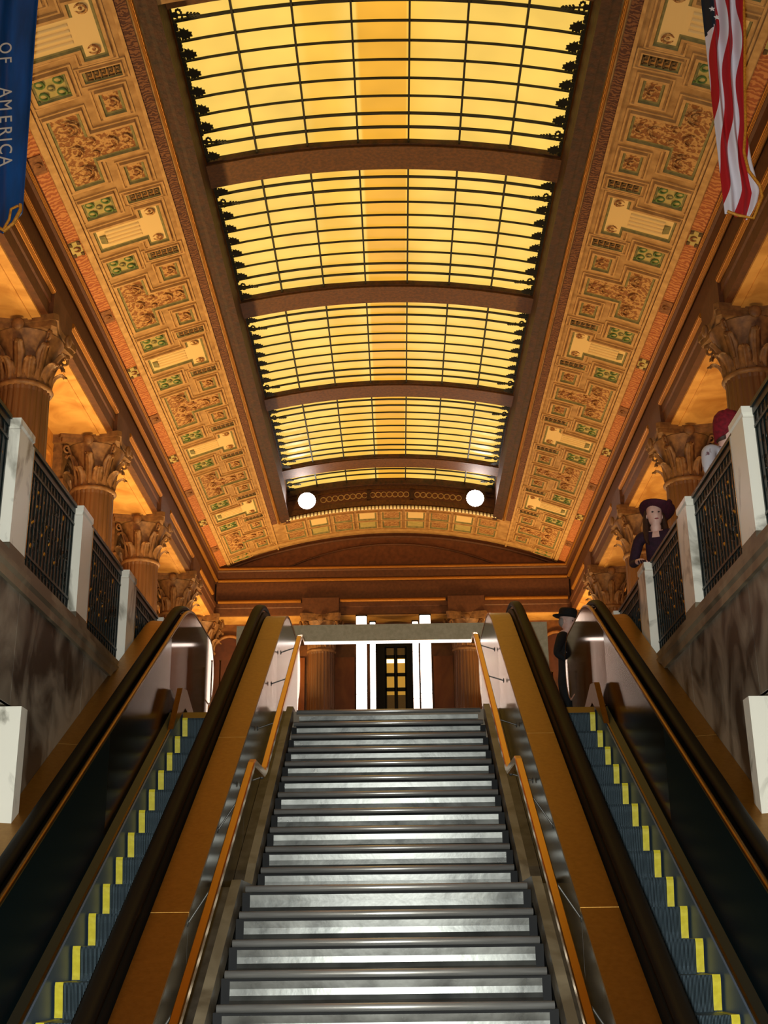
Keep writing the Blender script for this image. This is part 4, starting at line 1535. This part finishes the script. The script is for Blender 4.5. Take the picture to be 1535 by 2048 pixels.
def finger_nodes(nodes, edges, wrist, palm_dir, side_dir, curl_dir, s=1.0):
    w = Vector(wrist)
    pd, sd, cdv = Vector(palm_dir).normalized(), Vector(side_dir).normalized(), Vector(curl_dir).normalized()
    base = len(nodes)
    nodes.append((w+pd*0.045*s, 0.026*s))
    wi = [i for i, n in enumerate(nodes) if (Vector(n[0])-w).length < 1e-6][0]
    edges.append((wi, base))
    nodes.append((w+pd*0.08*s, 0.026*s))
    edges.append((base, base+1))
    for k, (off, ln) in enumerate(((-0.03, 0.055), (-0.010, 0.075), (0.010, 0.082), (0.030, 0.072))):
        a = len(nodes)
        p0 = w+pd*0.092*s+sd*off*s
        p1 = p0+pd*ln*0.55*s+cdv*0.012*s
        p2 = p1+pd*ln*0.35*s+cdv*0.028*s
        nodes += [(p0, 0.010*s), (p1, 0.0092*s), (p2, 0.0085*s)]
        edges += [(base+1, a), (a, a+1), (a+1, a+2)]
    a = len(nodes)
    t0 = w+pd*0.04*s+sd*0.04*s
    t1 = t0+pd*0.03*s+sd*0.02*s+cdv*0.01*s
    t2 = t1+pd*0.025*s+cdv*0.014*s
    nodes += [(t0, 0.012*s), (t1, 0.0105*s), (t2, 0.009*s)]
    edges += [(base, a), (a, a+1), (a+1, a+2)]

def head_mesh(mb, c, h=0.225, fwd=0.0, turn=0.0, tiltx=0.0):
    # lofted head with chin, brow, nose and neck, facing +y
    ringdef = [(-0.60, .052, .056, -.030), (-0.30, .050, .054, -.024), (-0.10, .054, .062, -.014), (0.0, .042, .056, .014), (0.08, .055, .072, .014), (0.18, .062, .082, .010), (0.30, .067, .089, .006),
               (0.42, .071, .094, .002), (0.52, .073, .096, .0), (0.64, .075, .099, -.004), (0.78, .072, .096, -.008), (0.90, .056, .076, -.010), (0.97, .034, .046, -.010), (1.0, .008, .010, -.010)]
    n = 20
    rings = []
    R_ = Matrix.Rotation(turn, 3, 'Z') @ Matrix.Rotation(tiltx, 3, 'X')
    for t, rx, ry, oy in ringdef:
        ring = []
        for k in range(n):
            a = 2*PI*k/n
            x = rx*math.cos(a)
            y = ry*math.sin(a)+oy
            if y > 0 and t >= 0:
                y *= 0.94
            if abs(math.cos(a)) < 0.05 and math.sin(a) > 0:
                y += {0.18: .004, 0.30: .022, 0.42: .012, 0.52: -.002}.get(t, 0)
            if abs(math.cos(a)-0.309) < 0.02 or abs(math.cos(a)+0.309) < 0.02:
                if math.sin(a) > 0 and t in (0.42, 0.52):
                    y -= 0.008
            p = Vector((x, y, t*h))
            if t >= -0.15:
                p = R_ @ p
            ring.append(tuple(Vector(c)+p))
        rings.append(ring)
    mb.loft(rings, 0, True)
    return R_

def person(name, loc, heading, scale, label, group, arms, lean=0.0, head_turn=0.0, head_tilt=0.0, mats=None, cloth=None):
    root = empty(name, loc, heading)
    tag(root, label, 'person')
    ly = lean
    nodes = [(Vector((0, 0, .93)), .125), (Vector((0, ly*.25, 1.07)), .118), (Vector((0, ly*.6, 1.24)), .135), (Vector((0, ly*.85, 1.37)), .095), (Vector((0, ly*.95, 1.44)), .058)]
    edges = [(0, 1), (1, 2), (2, 3), (3, 4)]
    for q in (-1, 1):
        a = len(nodes)
        nodes += [(Vector((q*.092, 0, .86)), .098), (Vector((q*.10, .02, .49)), .066), (Vector((q*.10, -.02, .10)), .046), (Vector((q*.105, .11, .045)), .040)]
        edges += [(0, a), (a, a+1), (a+1, a+2), (a+2, a+3)]
        sh = Vector((q*.165, ly*.85, 1.375))
        el, wr, cd_ = arms[q]
        a = len(nodes)
        nodes += [(sh, .068), (Vector(el), .046), (Vector(wr), .030)]
        edges += [(3, a), (a, a+1), (a+1, a+2)]
        d_ = (Vector(wr)-Vector(el)).normalized()
        sd = Vector((-q, 0, 0)) if abs(d_.x) < .8 else Vector((0, 0, 1))
        sd = (sd-d_*sd.dot(d_)).normalized()
        finger_nodes(nodes, edges, wr, d_, sd, cd_)
    me = bpy.data.meshes.new('body_graph')
    me.from_pydata([tuple(n[0]) for n in nodes], edges, [])
    tmp = bpy.data.objects.new('tmp_body', me)
    COL.objects.link(tmp)
    sk = tmp.modifiers.new('skin', 'SKIN')
    sk.branch_smoothing = 0.4
    for i, (p, r) in enumerate(nodes):
        d_ = me.skin_vertices[0].data[i]
        flat = i in (0, 1, 2, 3)
        d_.radius = (r*1.12, r*0.86) if flat else (r, r)
        d_.use_root = (i == 0)
    ss = tmp.modifiers.new('sub', 'SUBSURF')
    ss.levels = 2
    ss.render_levels = 2
    bpy.context.view_layer.update()
    bme = bpy.data.meshes.new_from_object(tmp.evaluated_get(bpy.context.evaluated_depsgraph_get()))
    bpy.data.objects.remove(tmp)
    mb = MB()
    mb.add([tuple(v.co) for v in bme.vertices], [tuple(p.vertices) for p in bme.polygons], 0, True)
    hc = Vector((0, ly*1.12+0.01, 1.475))
    k0 = len(mb.f)
    R_ = head_mesh(mb, hc, 0.225, turn=head_turn, tiltx=head_tilt)
    # clothes by region of the body surface
    for i, f in enumerate(mb.f):
        c = sum((Vector(mb.v[j]) for j in f), Vector())/len(f)
        mb.m[i] = 0 if i >= k0 else cloth(c, arms)
    mats_ = mats
    body = mb.build('body', mats_, root)
    root.scale = (scale, scale, scale)
    def face_pt(x, y, t):
        return hc + R_ @ Vector((x, y, t*0.225))
    e = MB()
    for q in (-1, 1):
        e.ball(tuple(face_pt(q*.030, .079, .47)), .011, .008, .008, 8, 5)
    e.build('eyes', m_eye, root)
    MB().ball(tuple(face_pt(0, .084, .135)), .022, .008, .008, 8, 5).build('mouth', m_lips, root)
    er = MB()
    for q in (-1, 1):
        er.ball(tuple(face_pt(q*.074, -.005, .40)), .009, .018, .030, 8, 5)
    er.build('ears', m_skin, root)
    return root, hc, R_
def transform(mb, hc, R_, extra=Matrix.Identity(3)):
    mb.v = [tuple(hc+R_ @ (extra @ Vector(p))) for p in mb.v]
    return mb

def cl_woman(c, arms):
    for q in (-1, 1):
        wr = Vector(arms[q][1])
        if (c-wr).length < 0.13 and abs(c.x-wr.x) < 0.12 and (c-Vector(arms[q][0])).length > (wr-Vector(arms[q][0])).length*0.92:
            return 0
    if c.z > 1.435 or (c.z > 1.33+abs(c.x)*1.4 and c.y > 0.02):
        return 0
    if c.z < 0.10:
        return 3
    return 1 if c.z > 0.86 else 2
# woman leaning at the right-hand balustrade
armsW = {-1: ((-.26, .10, 1.12), (-.14, .30, 1.06), (0, 0, -1)), 1: ((.25, .06, 1.10), (.16, .28, 1.06), (0, 0, -1))}
wroot, hc, R_ = person('person', (2.80, 12.0, Z_GAL), PI-math.radians(20), 1.065, 'person in a maroon brimmed hat and dark purple top leaning at the right gallery grille', None, armsW, 0.04, math.radians(18), math.radians(8), [m_skin, m_purple, m_jean, m_blackc], cl_woman)
ht = MB()
rings = []
for r, z, sx in ((.074, .150, 1), (.100, .142, 1), (.145, .150, 1), (.172, .172, 1), (.174, .178, 1), (.145, .160, 1), (.104, .156, 1), (.100, .175, 1), (.096, .215, 1), (.086, .248, 1), (.055, .266, 1), (.01, .270, 1)):
    rings.append([(r*math.cos(2*PI*k/24), r*1.12*math.sin(2*PI*k/24)-0.006, z+(0.035*abs(math.cos(2*PI*k/24))**2 if r > .12 else 0)) for k in range(24)])
ht.loft(rings, 0, True)
transform(ht, hc, R_, Matrix.Rotation(math.radians(-12), 3, 'Y') @ Matrix.Rotation(math.radians(10), 3, 'X')).build('hat', m_maroon, wroot)
bw = MB().ball((-.135, .04, .215), .045, .03, .03, 8, 5).ball((-.155, .02, .235), .03, .025, .035, 8, 5)
transform(bw, hc, R_).build('hat_bow', m_maroon, wroot)
hr = MB()
for q in (-1, 1):
    for k in range(5):
        a = (-0.2-0.32*k)
        x = q*.080*math.cos(a)
        y = .085*math.sin(a)
        hr.tube([(x*.9, y, .16), (x*1.12, y*1.1, .06), (x*1.25, y*1.05+.005, -.05), (x*1.35, y+.03, -.14), (x*1.3, y+.05, -.21)], .028, 6, radii=[.022, .030, .030, .024, .010])
hr.ball((0, -.03, .09), .080, .085, .11, 12, 8)
transform(hr, hc, R_).build('hair', m_hair, wroot)

# man in black with a hat behind the right escalator's end
def cl_man(c, arms):
    for q in (-1, 1):
        wr = Vector(arms[q][1])
        if (c-wr).length < 0.14 and (c-Vector(arms[q][0])).length > (wr-Vector(arms[q][0])).length*0.95:
            return 0
    if c.z > 1.45:
        return 0
    return 1
armsM = {-1: ((-.27, .02, 1.10), (-.16, .24, 1.04), (0, 0, -1)), 1: ((.30, -.03, 1.12), (.20, .20, .98), (0, 0, -1))}
mroot, hc, R_ = person('person', (2.16, 14.80, Z_LAND), math.radians(-112), 1.03, 'person in a black hat and black clothes standing behind the right escalator top', None, armsM, 0.03, math.radians(-8), math.radians(-10), [m_skin, m_blackc], cl_man)
ht = MB()
rings = []
for r, z in ((.074, .150), (.110, .142), (.150, .146), (.165, .156), (.165, .162), (.110, .158), (.104, .162), (.102, .20), (.100, .235), (.088, .258), (.05, .262), (.01, .262)):
    rings.append([(r*math.cos(2*PI*k/24), r*1.12*math.sin(2*PI*k/24)-0.006, z) for k in range(24)])
ht.loft(rings, 0, True)
transform(ht, hc, R_).build('hat', m_blackc, mroot)
hr = MB()
hr.ball((0, -.045, .095), .076, .066, .075, 12, 8)
transform(hr, hc, R_).build('hair', m_grey, mroot)

# person in white with a red cap, half hidden by a post of the right balustrade
def cl_red(c, arms):
    for q in (-1, 1):
        wr = Vector(arms[q][1])
        if (c-wr).length < 0.14 and (c-Vector(arms[q][0])).length > (wr-Vector(arms[q][0])).length*0.92:
            return 0
    if c.z > 1.455:
        return 0
    return 1 if c.z > 0.84 else 2
armsR = {-1: ((-.25, .24, 1.16), (-.16, .44, 1.10), (0, 0, -1)), 1: ((.27, .24, 1.14), (.16, .44, 1.10), (0, 0, -1))}
rroot, hc, R_ = person('person', (2.85, 10.04, Z_GAL), PI+0.6, 1.095, 'person in a red cap and white patterned shirt half hidden behind a right gallery post', None, armsR, 0.20, 0.5, math.radians(-8), [m_skin, m_shirt, m_jean], cl_red)
cp = MB()
rings = []
for r, z in ((.078, .02), (.086, .06), (.093, .10), (.095, .15), (.088, .20), (.066, .235), (.03, .247), (.005, .249)):
    rings.append([(r*math.cos(2*PI*k/20), r*1.2*math.sin(2*PI*k/20)-0.008, z+(0.085*max(0, math.sin(2*PI*k/20))-0.04*max(0, -math.sin(2*PI*k/20)))*max(0, (.15-z)/.13)) for k in range(20)])
cp.loft(rings, 0, True)
cp.ball((0, -.01, .252), .022, .022, .018, 8, 5)
transform(cp, hc, R_).build('cap', m_redk, rroot)
hr = MB().ball((0, -.04, .05), .074, .07, .09, 12, 8)
transform(hr, hc, R_).build('hair', m_hair, rroot)
